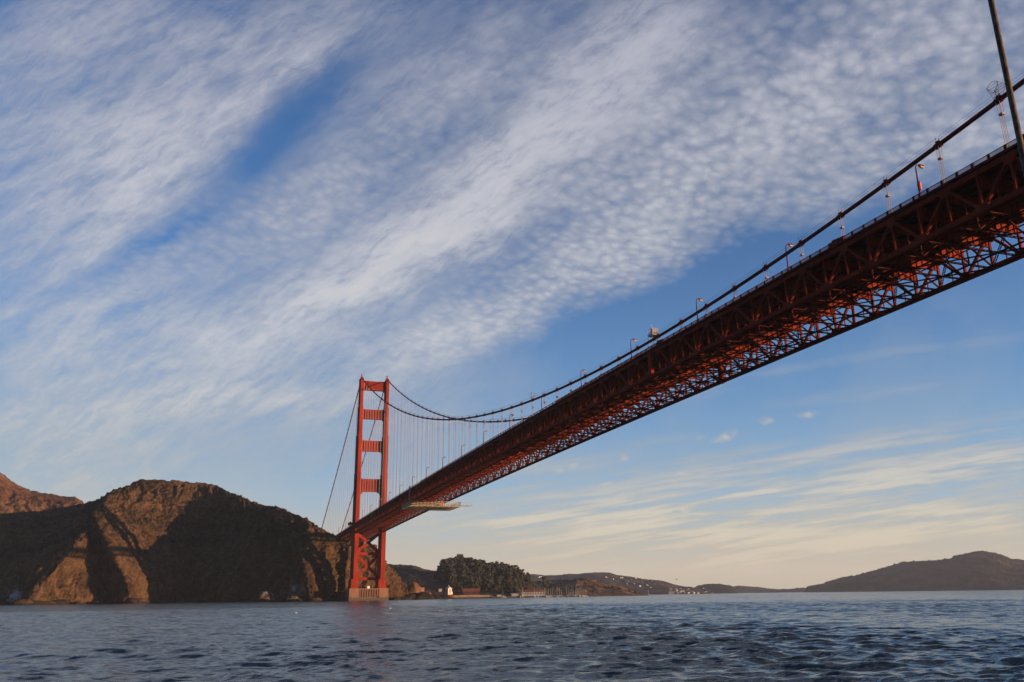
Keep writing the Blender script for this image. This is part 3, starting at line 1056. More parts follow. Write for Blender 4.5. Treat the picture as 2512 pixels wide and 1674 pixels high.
# roadway slab, footways and stringers
m = MB()
for a, b_ in zip(half[:-1], half[1:]):
    za, zb2 = zr(a), zr(b_)
    for (x0, x1, t0, t1, mi) in ((-9.4, 9.4, -1.75, -1.45, 0), (-14.6, -9.4, -1.42, -1.12, 0), (9.4, 14.6, -1.42, -1.12, 0)):
        m.hexa([(x0, a, za+t0), (x1, a, za+t0), (x1, b_, zb2+t0), (x0, b_, zb2+t0), (x0, a, za+t1), (x1, a, za+t1), (x1, b_, zb2+t1), (x0, b_, zb2+t1)])
rd = m.build('roadway', ASPHALT, bridge)
m = MB()
for a, b_ in zip(half[:-1], half[1:]):
    for x in (-11.2, -8.2, -5.0, -1.7, 1.7, 5.0, 8.2, 11.2):
        m.bar((x, a, zr(a)-2.1), (x, b_, zr(b_)-2.1), .34, .68)
    for x in (-14.55, 14.55):
        m.bar((x, a, zr(a)-1.28), (x, b_, zr(b_)-1.28), .12, .42)
m.build('stringer', BRACE_SHADE, rd)
m = MB()
for a, b_ in zip(half[:-1], half[1:]):
    for x, dz_ in ((-8.6, -5.3), (2.2, -5.4), (9.8, -5.2)):
        m.tube([(x, a, zr(a)+dz_), (x, b_, zr(b_)+dz_)], .16, 6, cap=False)
    for x in (-4.6, 4.9):
        m.bar((x, a, zr(a)-6.2), (x, b_, zr(b_)-6.2), .8, .08)
        for s2 in (-.42, .42):
            m.bar((x+s2, a, zr(a)-5.2), (x+s2, b_, zr(b_)-5.2), .05, .05)
            m.bar((x+s2, a, zr(a)-6.2), (x+s2, a, zr(a)-5.2), .06, .06)
m.build('inspection_walkway', BRACE_SHADE, bridge)

# floor beams
fbs = sorted(half, key=lambda y: 0 if -815 < y < -60 else 1)


def floor_beam(m, y):
    z0, z1 = zr(y)-5.0, zr(y)-2.46
    m.box(-13.3, 13.3, y-.06, y+.06, z0, z1)
    m.box(-13.3, 13.3, y-.30, y+.30, z0-.10, z0-.003)
    m.box(-13.3, 13.3, y-.26, y+.26, z1+.003, z1+.08)
    for i in range(15):
        x = -12.6+25.2*i/14
        m.box(x-.05, x+.05, y-.26, y-.063, z0+.003, z1-.003)
        m.box(x-.05, x+.05, y+.063, y+.26, z0+.003, z1-.003)


nb = 0
stuffm = MB()
for y in fbs:
    if nb < 100:
        m = MB()
        floor_beam(m, y)
        m.build('floor_beam', FLOOR_SHADE, bridge)
        nb += 1
    else:
        floor_beam(stuffm, y)
tag(stuffm.build('floor_beams', FLOOR_SHADE, bridge), kind='stuff')

# sway frames and bottom lateral bracing
m = MB()
m2 = MB()
for i, y in enumerate(tn[:-1]):
    near = -830 < y < -480
    yb = y+SP/2
    zl, zlb = zb_(y), zb_(yb)
    m = MB()
    for s in (-1, 1):
        m.bar((s*13.2, y, zl+.3), (s*6.6, y, zr(y)-5.1), .34, .34)
        m.bar((s*6.6, y, zl+.1), (s*6.6, y, zr(y)-5.1), .26, .26)
        m.bar((s*6.6, y, zl+.1), (0, y, zr(y)-5.1), .28, .28)
        m.bar((s*13.2, yb, zlb+.3), (s*6.6, yb, zr(yb)-5.1), .30, .30)
    m.bar((-13.2, y, zr(y)-5.1), (13.2, y, zr(y)-5.1), .3, .2)
    m.build('sway_frame', BRACE_SHADE, bridge)
    for (yy, z) in ((y, zl-.3), (yb, zlb-.3)):
        if near:
            m2.laced((-13.3, yy, z), (13.3, yy, z), .62, .20, 26, .14)
        else:
            m2.bar((-13.3, yy, z), (13.3, yy, z), .34, .18)
    zn = zb_(y+SP)-.3
    if near and y > -700:
        for q in (.25, .75):
            yq = y+SP*q
            m2.laced((-13.3, yq, zb_(yq)+.25), (13.3, yq, zb_(yq)+.25), .40, .16, 30, .11)
        for xq in (-10, 0, 10):
            m2.laced((xq, y, zl+.3), (xq, y+SP, zn+.7), .36, .16, 14, .10)
        for s in (-1, 1):
            m2.bar((s*13.2, y, zl+1.2), (s*2.0, yb, zr(yb)-5.2), .18, .18)
            m2.bar((s*2.0, yb, zr(yb)-5.2), (s*13.2, y+SP, zn+1.2), .18, .18)
    zl, zlb = zl-.3, zlb-.3
    for s in (-1, 1):
        xa, xb = s*13.3, s*6.6
        if near:
            m2.laced((xb, y, zl), (xb, yb, zlb), .50, .20, 8, .13)
            m2.laced((xb, yb, zlb), (xb, y+SP, zn), .50, .20, 8, .13)
            m2.laced((xa, y, zl), (xb, yb, zlb), .50, .18, 9, .12)
            m2.laced((xb, yb, zlb), (xa, y+SP, zn), .50, .18, 9, .12)
            m2.laced((xb, yb, zlb), (0, y, zl), .46, .17, 9, .12)
            m2.laced((xb, yb, zlb), (0, y+SP, zn), .46, .17, 9, .12)
        else:
            m2.bar((xb, y, zl), (xb, y+SP, zn), .32, .18)
            m2.bar((xa, y, zl), (xb, yb, zlb), .32, .17)
            m2.bar((xb, yb, zlb), (xa, y+SP, zn), .32, .17)
            m2.bar((xb, yb, zlb), (0, y, zl), .28, .16)
            m2.bar((xb, yb, zlb), (0, y+SP, zn), .28, .16)
m2.build('lateral_bracing', BRACE_SHADE, bridge)

# railings
for sx in (-1, 1):
    x = sx*14.45
    m = MB()
    for a, b_ in zip(half[:-1], half[1:]):
        m.bar((x, a, zr(a)-.05), (x, b_, zr(b_)-.05), .14, .10)
        m.bar((x, a, zr(a)-.92), (x, b_, zr(b_)-.92), .08, .10)
        st = .16 if (sx < 0 and -812 < a < -560) else (.32 if (-812 < a < -300) else 1.2)
        n = int((b_-a)/st)
        for i in range(n):
            y = a+(b_-a)*(i+.5)/n
            z = zr(y)
            m.box(x-.02, x+.02, y-.032, y+.032, z-.88, z-.1)
        for q in (0, .5):
            y = a+(b_-a)*q
            m.box(x-.12, x+.12, y-.28, y+.28, zr(y)-1.12, zr(y)+.03)
    m.build('railing', RAILP, bridge)

# expansion joint posts at mid-span and footway bays round the tower
for sx in (-1, 1):
    m = MB()
    m.box(sx*HX-.62, sx*HX+.62, -641.0, -639.2, zr(-640)-10.6, zr(-640)-.9)
    m.build('expansion_joint', ORANGE, bridge)
for sx in (-1, 1):
    m = MB()
    a, b_ = sorted((sx*16.6, sx*20.2))
    m.box(a, b_, -11, 11, 74.6, 75.4)
    m.box(a, b_, -11, 11, 71.2, 71.8)
    for yy in (-10.6, -5, 0, 5, 10.6):
        m.bar((sx*16.6, yy, 69.0), (sx*20, yy, 74.6), .4, .4)
    a2, b2 = sorted((sx*20.0, sx*20.2))
    m.box(a2, b2, -11, 11, 75.4, 76.6)
    m.build('tower_footway', ORANGE, bridge)

# ------------------------------------------------------------------ street lamps on the deck
def make_lamp(label, group):
    r = empty('street_lamp', (0, 0, 0), label, 'street lamp', group)
    m = MB()
    m.taper((0, 0), (.24, .24), (.20, .20), 0, .9)
    m.tube([(0, 0, .8), (0, 0, 3), (0, 0, 5.6), (.05, 0, 6.15), (.25, 0, 6.55), (.62, 0, 6.75), (1.05, 0, 6.72)],
           [.17, .14, .12, .11, .10, .09, .08], 8)
    m.build('lamp_post', CABLE, r)
    m = MB()
    m.hexa([(.85, -.22, 6.50), (1.85, -.26, 6.42), (1.85, .26, 6.42), (.85, .22, 6.50),
            (.85, -.16, 6.84), (1.75, -.16, 6.80), (1.75, .16, 6.80), (.85, .16, 6.84)])
    h = m.build('lamp_head', CABLE, r)
    m = MB()
    m.hexa([(1.20, -.2, 6.22), (1.78, -.22, 6.20), (1.78, .22, 6.20), (1.20, .2, 6.22),
            (1.05, -.22, 6.47), (1.84, -.255, 6.415), (1.84, .255, 6.415), (1.05, .22, 6.47)])
    m.build('lamp_lens', AMBER, h)
    return r


lamp_y = [-762+45*k for k in range(17)]
proto = None
for i, y in enumerate(lamp_y):
    lab = ('tall street lamp with an orange box on its post, on the near footway' if i == 0 else
           'slender street lamp on the near deck railing, %s from the right edge of the view' % nth(i+1))
    if proto is None:
        L_ = proto = make_lamp(lab, 'street lamps along the near railing')
    else:
        L_ = copy_tree(proto)
        L_['label'] = lab
    L_.location = (-14.1, y, zr(y)-1.1)
    L_.scale = (1.15, 1.15, 1.2)
m = MB()
m.box(-.12, .55, -.18, .18, 1.75, 3.15)
bx = m.build('sign_box', paint('orange_box', (.65, .16, .06), .6), None)
bx.parent = proto
m = MB()
m.box(-.16, .16, -.30, -.18, 1.6, 3.3)
m.build('sign_back', CABLE, proto)
protoE = None
k = 0
for y in [-560+45*q for q in range(12)]:
    y2 = y+22
    if y2 > -20:
        continue
    k += 1
    lab = 'street lamp on the far railing of the bridge deck, %s along from mid-span' % nth(k)
    if protoE is None:
        L_ = protoE = make_lamp(lab, 'street lamps along the far railing')
    else:
        L_ = copy_tree(protoE)
        L_['label'] = lab
    L_.location = (14.1, y2, zr(y2)-1.1)
    L_.rotation_euler = (0, 0, math.pi)
    L_.scale = (1.15, 1.15, 1.2)
for k, y in enumerate((70, 125, 180)):
    L_ = copy_tree(protoE)
    L_['label'] = 'tiny street lamp on the bridge deck beyond the tower, %s behind its leg' % nth(k+1)
    L_['group'] = 'street lamps beyond the tower'
    L_.location = (-14.1, y, zr(y)-1.1)
    L_.rotation_euler = (0, 0, 0)

# boxes on the railing
for (y, n_, lab) in ((-736, 4, 'row of rusty red equipment boxes on the railing near the second lamp from the right'),
                     (-648, 3, 'low dark red equipment boxes on the railing right of the mid-span joint')):
    r = empty('equipment_box', (-14.3, y, zr(y)-1.1), lab, 'equipment box')
    r.scale = (.8, .8, .82)
    for i in range(n_):
        m = MB()
        yy = -2.6+i*1.75
        h_ = 1.35+.35*((i*7) % 3)/2
        m.box(-.45, .45, yy-.72, yy+.72, .1, h_)
        m.box(-.5, .5, yy-.78, yy+.78, h_+.002, h_+.09)
        m.build('cabinet', CABLE, r)

# ------------------------------------------------------------------ access platform slung under the deck
wp = empty('work_platform', (0, 0, 0), 'pale timber and scaffold platform slung under the bridge deck', 'work platform')
m = MB()
PX0, PX1, PY0, PY1 = -16.0, 21.5, -272.0, -240.0
for i in range(4):
    y0 = PY0+(PY1-PY0)*(i+.3)/4
    m.box(PX0, PX1, y0, y0+1.3, 66.86, 67.0)
m.build('plank_deck', SCAFF, wp)
m = MB()
for y in np.linspace(PY0, PY1, 8):
    m.bar((PX0, y, 66.55), (PX1, y, 66.55), .3, .45)
for x in np.linspace(PX0, PX1, 10):
    m.bar((x, PY0, 66.55), (x, PY1, 66.55), .3, .35)
m.build('support_frame', SCAFF, wp)
m = MB()
for (a, b_) in (((PX0, PY0), (PX1, PY0)), ((PX1, PY0), (PX1, PY1)), ((PX0, PY1), (PX1, PY1)), ((PX0, PY0), (PX0, PY1)), ((PX0, -256), (PX1, -256))):
    n = 14
    for i in range(n+1):
        t = i/n
        x, y = a[0]+(b_[0]-a[0])*t, a[1]+(b_[1]-a[1])*t
        m.bar((x, y, 67), (x, y, 70.0), .26, .26)
    for z in (68.0, 69.0, 70.0):
        m.bar((a[0], a[1], z), (b_[0], b_[1], z), .24, .24)
m.build('guard_rail', SCAFF, wp)
m = MB()
for x in (-13.7, -5, 5, 13.7):
    for y in (-268, -246):
        m.bar((x, y, 67), (x, y, zb_(y)+.2), .22, .22)
m.build('hanger', STEEL, wp)
m = MB()
m.box(-15.3, -14.6, -264.2, -261.4, 67, zr(-262)+.7)
m.build('sheeted_tower', PLY, wp)
m = MB()
m.bar((21.5, -270, 67.9), (31, -270, 67.9), .25, .25)
m.bar((21.5, -262, 67.9), (31, -262, 67.9), .25, .25)
for x in (25, 28, 31):
    m.bar((x, -270, 67.9), (x, -262, 67.9), .2, .2)
    m.bar((x, -270, 67.9), (x, -270, 69.6), .12, .12)
m.bar((21.5, -270, 69.6), (31, -270, 69.6), .12, .12)
m.build('outrigger', SCAFF, wp)
m = MB()
m.box(6.5, 9.0, -271.6, -270, 67.1, 69.0)
m.build('tool_locker', paint('orange_locker', (.6, .2, .07), .6), wp)

# lift basket standing on the deck at mid-span
lb = empty('work_basket', (-12.6, -641, zr(-641)-1.1), 'small grey caged work basket raised on struts above the deck at mid-span', 'lift basket')
m = MB()
for (px, py) in ((-.9, -1.1), (.9, -1.1), (-.9, 1.1), (.9, 1.1)):
    m.bar((px*1.6, py*1.9, 0), (px, py+.3, 5.2), .16, .16)
for z, k in ((1.6, 1.45), (3.4, 1.2)):
    m.bar((-.9*k, -1.1*k, z), (.9*k, 1.1*k, z), .12, .12)
    m.bar((.9*k, -1.1*k, z), (-.9*k, 1.1*k, z), .12, .12)
m.bar((-1.3, -2.2, .6), (.9, .9, 5.0), .14, .14)
m.build('strut_stand', STEEL, lb)
m = MB()
m.box(-1.1, 1.1, -1.5, 1.9, 5.2, 5.5)
m.box(-1.1, -1.04, -1.5, 1.9, 5.5, 6.1)
for (px, py) in ((-1.05, -1.45), (1.05, -1.45), (-1.05, 1.85), (1.05, 1.85), (-1.05, .2), (1.05, .2)):
    m.bar((px, py, 5.5), (px, py, 7.5), .12, .12)
for z in (6.5, 7.5):
    for (a, b_) in (((-1.05, -1.45), (1.05, -1.45)), ((1.05, -1.45), (1.05, 1.85)), ((1.05, 1.85), (-1.05, 1.85)), ((-1.05, 1.85), (-1.05, -1.45))):
        m.bar((*a, z), (*b_, z), .12, .12)
m.build('basket', STEEL, lb)
m = MB()
m.box(-.9, .9, -1.4, -.2, 5.9, 7.4)
m.build('control_cabinet', paint('pale_cabinet', (.22, .20, .16), .6), lb)
m = MB()
m.bar((0, 1.0, 7.4), (0, 1.0, 9.6), .07, .07)
m.bar((-.3, 1.0, 9.0), (.5, 1.0, 9.5), .05, .05)
m.build('aerial', STEEL, lb)

# wire cages riding on the main cable
def cage(y, lab):
    r = empty('cable_cage', (-HX, y, zc(y)), lab, 'cable cage')
    m = MB()
    for s in (-.5, .5):
        m.bar((s, -.5, .4), (s*2.0, -1.3, 3.1), .06, .06)
        m.bar((s, .5, .4), (s*2.0, 1.3, 3.1), .06, .06)
        m.bar((s*1.5, -.9, 1.7), (s*1.5, .9, 1.7), .07, .07)
        m.bar((s, -.5, .4), (s*2.0, 1.3, 3.1), .06, .06)
        m.bar((s, .5, .4), (s*2.0, -1.3, 3.1), .06, .06)
    m.build('cage_frame', ROPE, r)
    m = MB()
    pts = [(-1.0, -1.3), (1.0, -1.3), (1.0, 1.3), (-1.0, 1.3), (-1.0, -1.3)]
    for z, k in ((3.1, 1.0), (2.5, .9)):
        for a, b_ in zip(pts[:-1], pts[1:]):
            m.bar((a[0]*k, a[1]*k, z), (b_[0]*k, b_[1]*k, z), .05, .05)
    for s in (-1.0, 1.0):
        m.tube([(s, -1.3, 3.1), (s, -.8, 3.5), (s, 0, 3.7), (s, .8, 3.5), (s, 1.3, 3.1)], .045, 5)
    m.build('cage_hoop', ROPE, r)


cage(NODES[14], 'wire cage scaffold on the main cable close to the pole at the right edge')
cage(NODES[14+17], 'small wire cage scaffold on the main cable near where both cables cross')

# pole of the boat the picture is taken from, in front of everything at the right edge
pd = ray(2470, 190)
pd = pd/math.hypot(pd[0], pd[1])
pp = CAM+pd*4.6
fp = empty('flagpole', (pp[0], pp[1], 0), 'weathered brown pole standing close by at the right edge', 'pole')
m = MB()
m.tube([(0, 0, 0), (0, 0, 3), (0, 0, 6), (0, 0, 9)], [.0162, .0156, .0146, .0130], 14)
m.build('pole_shaft', TIMBERPOLE, fp, smooth=True)
m = MB()
m.tube([(0, 0, 9.0), (0, 0, 9.03), (0, 0, 9.06)], [.02, .028, .012], 12)
m.build('finial', TIMBERPOLE, fp)


# ------------------------------------------------------------------ rocks and the fog-signal station by the tower
from mathutils.bvhtree import BVHTree


def bvh_of(name):
    me = bpy.data.objects[name].data
    return BVHTree.FromPolygons([v.co[:] for v in me.vertices], [p.vertices[:] for p in me.polygons])


BV = {n: bvh_of(n) for n in ('knoll_terrain', 'town_hillside', 'cove_headland', 'grassy_point', 'headland_terrain', 'distant_ridge')}


def drop(names, x, y):
    best = 0.0
    for n in names:
        h = BV[n].ray_cast(Vector((x, y, 900)), Vector((0, 0, -1)))
        if h[0] is not None:
            best = max(best, h[0].z)
    return best


REEF = hill_mat('reef_rock', (.026, .018, .012), (.018, .013, .009), (.030, .019, .012), 2.0, .5)
STACK = hill_mat('stack_rock', (.15, .075, .034), (.10, .05, .023), (.17, .09, .042), 2.0, .6)


def rock(u, D, wx, wy, h, mat, label, seed, peak=1.0, group=None):
    c = ground(u, D)
    n, mth = 44, 26
    th = np.linspace(0, 2*math.pi, n, endpoint=False)
    ph = np.linspace(-.35, math.pi/2-.02, mth)
    T, Ph = np.meshgrid(th, ph)
    r = np.cos(Ph)**peak
    X, Y, Z = r*np.cos(T)*wx/2, r*np.sin(T)*wy/2, np.sin(Ph)*h
    s = 3.2/max(wx, h)
    k = 1+.42*fbm(X*s+seed, Y*s, Z*s, 5, seed, .6)+.2*fbm(X*s*2.5, Y*s*2.5, Z*s*1.2, 3, seed+3, ridge=True)
    V = np.stack([X*k, Y*k, Z*(.75+.25*k)], -1)
    o = grid_mesh('shore_rock', V[:, ::1], mat, smooth=True, closed=True)
    o.location = tuple(c)
    o.rotation_euler = (0, 0, -.3)
    return tag(o, label, 'rock', group)


rock(1016, 1012, 15, 12, 19.5, STACK, 'pointed orange rock stack between the tower and the white station', 4, 1.25)
rock(968, 992, 26, 16, 4.2, REEF, 'low black reef rock just right of the bridge pier', 6)
rock(1000, 1000, 24, 15, 6.2, REEF, 'dark reef rock in front of the pointed orange stack', 7)
rock(1034, 1003, 30, 17, 7.8, REEF, 'largest hump of the dark reef, right of the pointed stack', 8)
rock(1062, 1010, 24, 15, 5.2, REEF, 'dark flat-topped reef rock left of the white station', 9)
rock(1084, 1014, 18, 14, 4.4, REEF, 'small dark rock touching the base of the white station', 10)
rock(1102, 1020, 15, 13, 5.6, STACK, 'reddish rock footing under the white fog station', 12, .6)
rock(1046, 1016, 12, 10, 8.6, STACK, 'small tan rock with sunlit top behind the dark reef', 15)
rock(650, 940, 22, 16, 10, CLIFF, 'rounded rock at the foot of the dark cliff', 18)
rock(718, 908, 14, 12, 5, CLIFF, 'small lime-streaked rock at the water left of the lit cliff', 19)
rock(60, 962, 22, 14, 5, CLIFF, 'low brown rock at the foot of the leftmost lit spur', 21)

STATIONW = paint('station_plaster', (.50, .45, .36), .8)
STZ = 5.0
c = ground(1100.5, 1018)
st = empty('fog_station', (c[0], c[1], STZ), 'small white fog signal station with a lantern on its roof, on a rock', 'station', rz=.35)
m = MB()
m.box(-3.6, 3.6, -3.6, 3.6, -1.0, 2.0)
m.box(-3.0, 3.0, -3.0, 3.0, 2.0, 7.4)
m.add([(-3.0, -3.0, 7.4), (3.0, -3.0, 7.4), (0, -3.0, 9.0), (-3.0, 3.0, 7.4), (3.0, 3.0, 7.4), (0, 3.0, 9.0)], [(0, 1, 2), (5, 4, 3)])
m.build('wall', STATIONW, st)
m = MB()
m.add([(-3.4, -3.4, 7.3), (0, -3.4, 9.15), (3.4, -3.4, 7.3), (-3.4, 3.4, 7.3), (0, 3.4, 9.15), (3.4, 3.4, 7.3),
       (-3.4, -3.4, 7.1), (0, -3.4, 8.95), (3.4, -3.4, 7.1), (-3.4, 3.4, 7.1), (0, 3.4, 8.95), (3.4, 3.4, 7.1)],
      [(0, 3, 4, 1), (1, 4, 5, 2), (6, 7, 10, 9), (7, 8, 11, 10), (0, 1, 7, 6), (1, 2, 8, 7), (3, 9, 10, 4), (4, 10, 11, 5), (0, 6, 9, 3), (2, 5, 11, 8)])
rf = m.build('roof', CREAMW, st)
m = MB()
m.tube([(0, 0, 8.9), (0, 0, 10.2)], .95, 8)
m.tube([(0, 0, 10.2), (0, 0, 10.9), (0, 0, 11.3), (0, 0, 12.4)], [1.15, .7, .25, .06], 8)
m.build('lantern', STEEL, rf)
for (x0, z0, z1) in ((-1.9, 3.1, 5.6), (1.9, 3.1, 5.6)):
    m = MB()
    m.box(x0-.55, x0+.55, -3.09, -3.003, z0, z1)
    m.build('window', GLASS, st)
m = MB()
m.box(-.75, .75, -3.10, -3.003, 2.0, 5.4)
m.tube([(0, -3.10, 5.4), (0, -3.004, 5.4)], .75, 14)
m.build('door', DARKROOF, st)
m = MB()
m.box(3.0, 5.2, -1.8, 1.8, -.5, 3.0)
m.box(3.02, 5.4, -2.0, 2.0, 3.002, 3.25)
m.build('side_shed', STATIONW, st)
st.scale = (.86, .86, .9)

# boulders along the foot of the cliffs
bu = [(-20, 1108), (18, 1030), (48, 1000), (74, 962), (96, 960), (120, 966), (150, 980), (196, 996), (238, 1020), (268, 1028), (300, 992), (322, 976), (346, 1000),
      (392, 1040), (440, 1086), (486, 1092), (520, 1062), (556, 1030), (590, 1006), (622, 984), (664, 958), (696, 938), (728, 908), (748, 894), (772, 888),
      (796, 906), (822, 924), (842, 922), (972, 970), (992, 980)]
rb = random.Random(8)
bp = []
for i, (u, D) in enumerate(bu):
    lab = 'wet brown boulder at the foot of the headland cliffs, %s from the left' % nth(i+1)
    if len(bp) < 4:
        o = rock(u, D, rb.uniform(10, 16), rb.uniform(8, 12), rb.uniform(3.0, 6.0), REEF if i % 2 else CLIFF, lab, 60+i, .8, 'boulders along the headland shore')
        bp.append(o)
    else:
        o = rb.choice(bp).copy()
        COL.objects.link(o)
        o['label'] = lab
        o.location = tuple(ground(u, D))
        k = rb.uniform(.5, 1.25)
        o.scale = (k*1.2, k, k*rb.uniform(.6, 1.2))
        o.rotation_euler = (0, 0, rb.uniform(0, 6.28))


def house(name, u, D, wid, dep, h, roof_h, wmat, rmat, label, cat, z=0.0, rz=None, group=None, wins=0, hip=False):
    c = ground(u, D)
    d = c[:2]-CAM[:2]
    a = -math.atan2(d[0], d[1]) if rz is None else rz
    r = empty(name, (c[0], c[1], z), label, cat, group, a)
    m = MB()
    m.box(-wid/2, wid/2, -dep/2, dep/2, -1.5, h)
    if not hip:
        m.add([(-wid/2, -dep/2, h), (-wid/2, dep/2, h), (-wid/2, 0, h+roof_h*.94), (wid/2, -dep/2, h), (wid/2, dep/2, h), (wid/2, 0, h+roof_h*.94)], [(0, 2, 1), (3, 4, 5)])
    m.build('wall', wmat, r)
    m = MB()
    e = .4
    X, Y, hr = wid/2+e, dep/2+e, h+roof_h
    g = X-(dep/2 if hip else 0)
    t = .22
    m.add([(-X, -Y, h-.1), (X, -Y, h-.1), (X, Y, h-.1), (-X, Y, h-.1), (-g, 0, hr), (g, 0, hr),
           (-X, -Y, h-.1+t), (X, -Y, h-.1+t), (X, Y, h-.1+t), (-X, Y, h-.1+t), (-g, 0, hr+t), (g, 0, hr+t)],
          [(1, 0, 4, 5), (3, 2, 5, 4), (6, 7, 11, 10), (8, 9, 10, 11), (0, 1, 7, 6), (2, 3, 9, 8), (9, 6, 10), (7, 8, 11), (0, 3, 4), (2, 1, 5), (3, 0, 6, 9), (1, 2, 8, 7)])
    m.build('roof', rmat, r)
    for i in range(wins):
        x = -wid/2+wid*(i+.5)/wins
        m = MB()
        m.box(x-.7, x+.7, -dep/2-.06, -dep/2-.003, h*.35, h*.8)
        m.build('window', GLASS, r)
    return r


house('brick_hut', 1036, 1022, 4.4, 4.4, 5.4, .5, BRICK, BRICK, 'square brick hut on the rocks behind the dark reef', 'hut', 7.2)
house('white_cottage', 1080, 1345, 5.0, 5, 3.2, 1.2, OFFW, DARKROOF, 'small white cottage on the slope left of the fog station', 'cottage', 10.5)
house('red_barracks', 1156, 1330, 26, 10, 6.0, 3.6, DARKRED, REDROOF, 'long dim red barracks at the foot of the wooded knoll', 'barracks', 4, wins=6)
house('pale_shed', 1263, 1318, 11, 7, 3.6, .9, OFFW, OFFW, 'low white shed on the shore left of the long red-roofed hall', 'shed', 1.5, wins=0)
house('long_hall', 1308, 1342, 35, 10, 5.0, 3.0, OFFW, REDROOF, 'long white hall with orange-red roof behind the masts', 'hall', 2.5, wins=9)
house('pale_shed', 1225, 1320, 7, 5, 2.6, .9, OFFW, DARKROOF, 'tiny cream shed by the sailing boat', 'shed', 1.5)
for i, (u, wd_) in enumerate(((1463, 5.5), (1474, 4.5), (1496, 5))):
    house('shore_cabin', u, 1750, wd_, 4, 2.8, 1.0, OFFW, OFFW, 'small white cabin on the grassy point shore, %s from the left' % nth(i+1), 'cabin', 4.0)

# low seawall and the fishing wharf
def strip(name, u0, u1, D, h, dep, mat, label, cat, z0=-2.0, D2=None):
    a, b_ = ground(u0, D), ground(u1, D2 or D)
    o = empty(name, a, label, cat)
    d = Vector(b_-a)
    m = MB()
    n = max(2, int(d.length/12))
    nd = Vector((0, 0, 1)).cross(d.normalized())
    for i in range(n):
        p, q = d*(i/n), d*((i+.96)/n)
        hh = h*(1+.12*math.sin(i*2.3))
        m.bar((p.x, p.y, (z0+hh)/2), (q.x, q.y, (z0+hh)/2), dep, hh-z0)
    m.build('wall', mat, o)
    return o, d, n


strip('seawall', 1205, 1590, 1255, 1.7, 4, hill_mat('seawall_stone', (.10, .07, .05), (.06, .045, .035), (.10, .07, .05), 3), 'long low stone seawall in front of the marina', 'seawall', D2=1640)
wh, d, n = strip('wharf', 1108, 1216, 1270, 2.6, 7, paint('wharf_timber', (.16, .10, .065), .85), 'low brown wharf with a pale railing right of the fog station', 'wharf', z0=1.2, D2=1330)
m, m2 = MB(), MB()
nn = 44
for i in range(nn+1):
    p = d*(i/nn)
    m.bar((p.x, p.y, 2.5), (p.x, p.y, 3.9), .22, .22)
    if i % 2 == 0:
        m2.tube([(p.x, p.y, -2), (p.x, p.y, 2.0)], .3, 6)
m.bar((0, 0, 3.9), (d.x, d.y, 3.9), .2, .2)
m.build('railing', PALE, wh)
m2.build('pile', paint('wharf_pile', (.07, .05, .04), .9), wh)

# ------------------------------------------------------------------ boats
def hull_mesh(L, B, H):
    V = []
    secs = [(-.5, .72, .95), (-.3, .95, .92), (0, 1.0, .9), (.25, .78, .97), (.42, .36, 1.1), (.5, .03, 1.22)]
    for (t, bw, hh) in secs:
        y = t*L
        V.append([(-B/2*bw, y, H*hh), (-B/2*bw*.9, y, H*.35), (-B/2*bw*.35, y, -.25), (B/2*bw*.35, y, -.25), (B/2*bw*.9, y, H*.35), (B/2*bw, y, H*hh)])
    m = MB()
    vs = [p for s_ in V for p in s_]
    fs = []
    for i in range(len(V)-1):
        for k in range(6):
            a, b_ = i*6+k, i*6+(k+1) % 6
            fs.append((a, b_, b_+6, a+6))
    fs.append((5, 4, 3, 2, 1, 0))
    e = (len(V)-1)*6
    fs.append(tuple(e+k for k in range(6)))
    m.add(vs, fs)
    return m


def make_sailboat(label, group, L=8.5, H=1.15, mast=12.0, r=.15):
    o = empty('sailboat', (0, 0, 0), label, 'sailboat', group)
    hull_mesh(L, L*.31, H).build('hull', OFFW, o)
    m = MB()
    m.taper((0, .2), (.95, 1.9), (.75, 1.4), H*.85, H+.75)
    m.build('cabin', OFFW, o)
    m = MB()
    m.tube([(0, .8, H), (0, .8, mast)], [r, r*.75], 6)
    m.bar((-.9, .8, mast*.62), (.9, .8, mast*.62), .06, .06)
    m.build('mast', MASTALU, o)
    m = MB()
    m.tube([(0, .75, H+1.1), (0, -3.2, H+1.2)], .14, 6)
    m.build('boom', CREAMW, o)
    return o


proto = None
masts = [1277, 1297, 1302, 1316, 1326, 1332, 1336, 1339, 1342, 1347, 1351, 1356, 1361, 1366, 1371, 1377, 1382, 1391, 1396, 1404, 1408, 1412, 1418, 1423,
         1426, 1429, 1433, 1436, 1440]
rr = random.Random(3)
masts = sorted(m_-18 if False else m_ for m_ in [1276, 1318, 1326, 1332, 1337, 1339, 1343, 1347, 1352, 1357, 1362, 1367, 1373, 1378, 1391, 1396, 1400, 1404, 1408,
               1412, 1414, 1417, 1420, 1423, 1429, 1434, 1438, 1282, 1312])
for i, u in enumerate(masts):
    lab = 'moored sailboat in the marina, %s mast counted from the left' % nth(i+1)
    D = rr.uniform(1292, 1326)
    if proto is None:
        o = proto = make_sailboat(lab, 'sailboats moored in the marina')
    else:
        o = copy_tree(proto)
        o['label'] = lab
    p_ = ground(u, D)
    o.location = (p_[0], p_[1], .1)
    k = rr.uniform(.8, 1.12)
    o.scale = (1, 1, k*(1.25 if i in (1, 14, 19, 22) else 1))
    o.rotation_euler = (0, 0, rr.uniform(-.5, .5))
sb = make_sailboat('white sailing boat with bare mast lying off the wharf', None, 8.5, 1.3, 10.0, .13)
p_ = ground(1235.5, 1240)
sb.location = (p_[0], p_[1], 0)
sb.rotation_euler = (0, 0, 1.25)
sb2 = make_sailboat('lone white sailing boat far off under the hillside town', None, 11, 1.5, 14.0, .5)
p_ = ground(1592, 2700)
sb2.location = (p_[0], p_[1], 0)
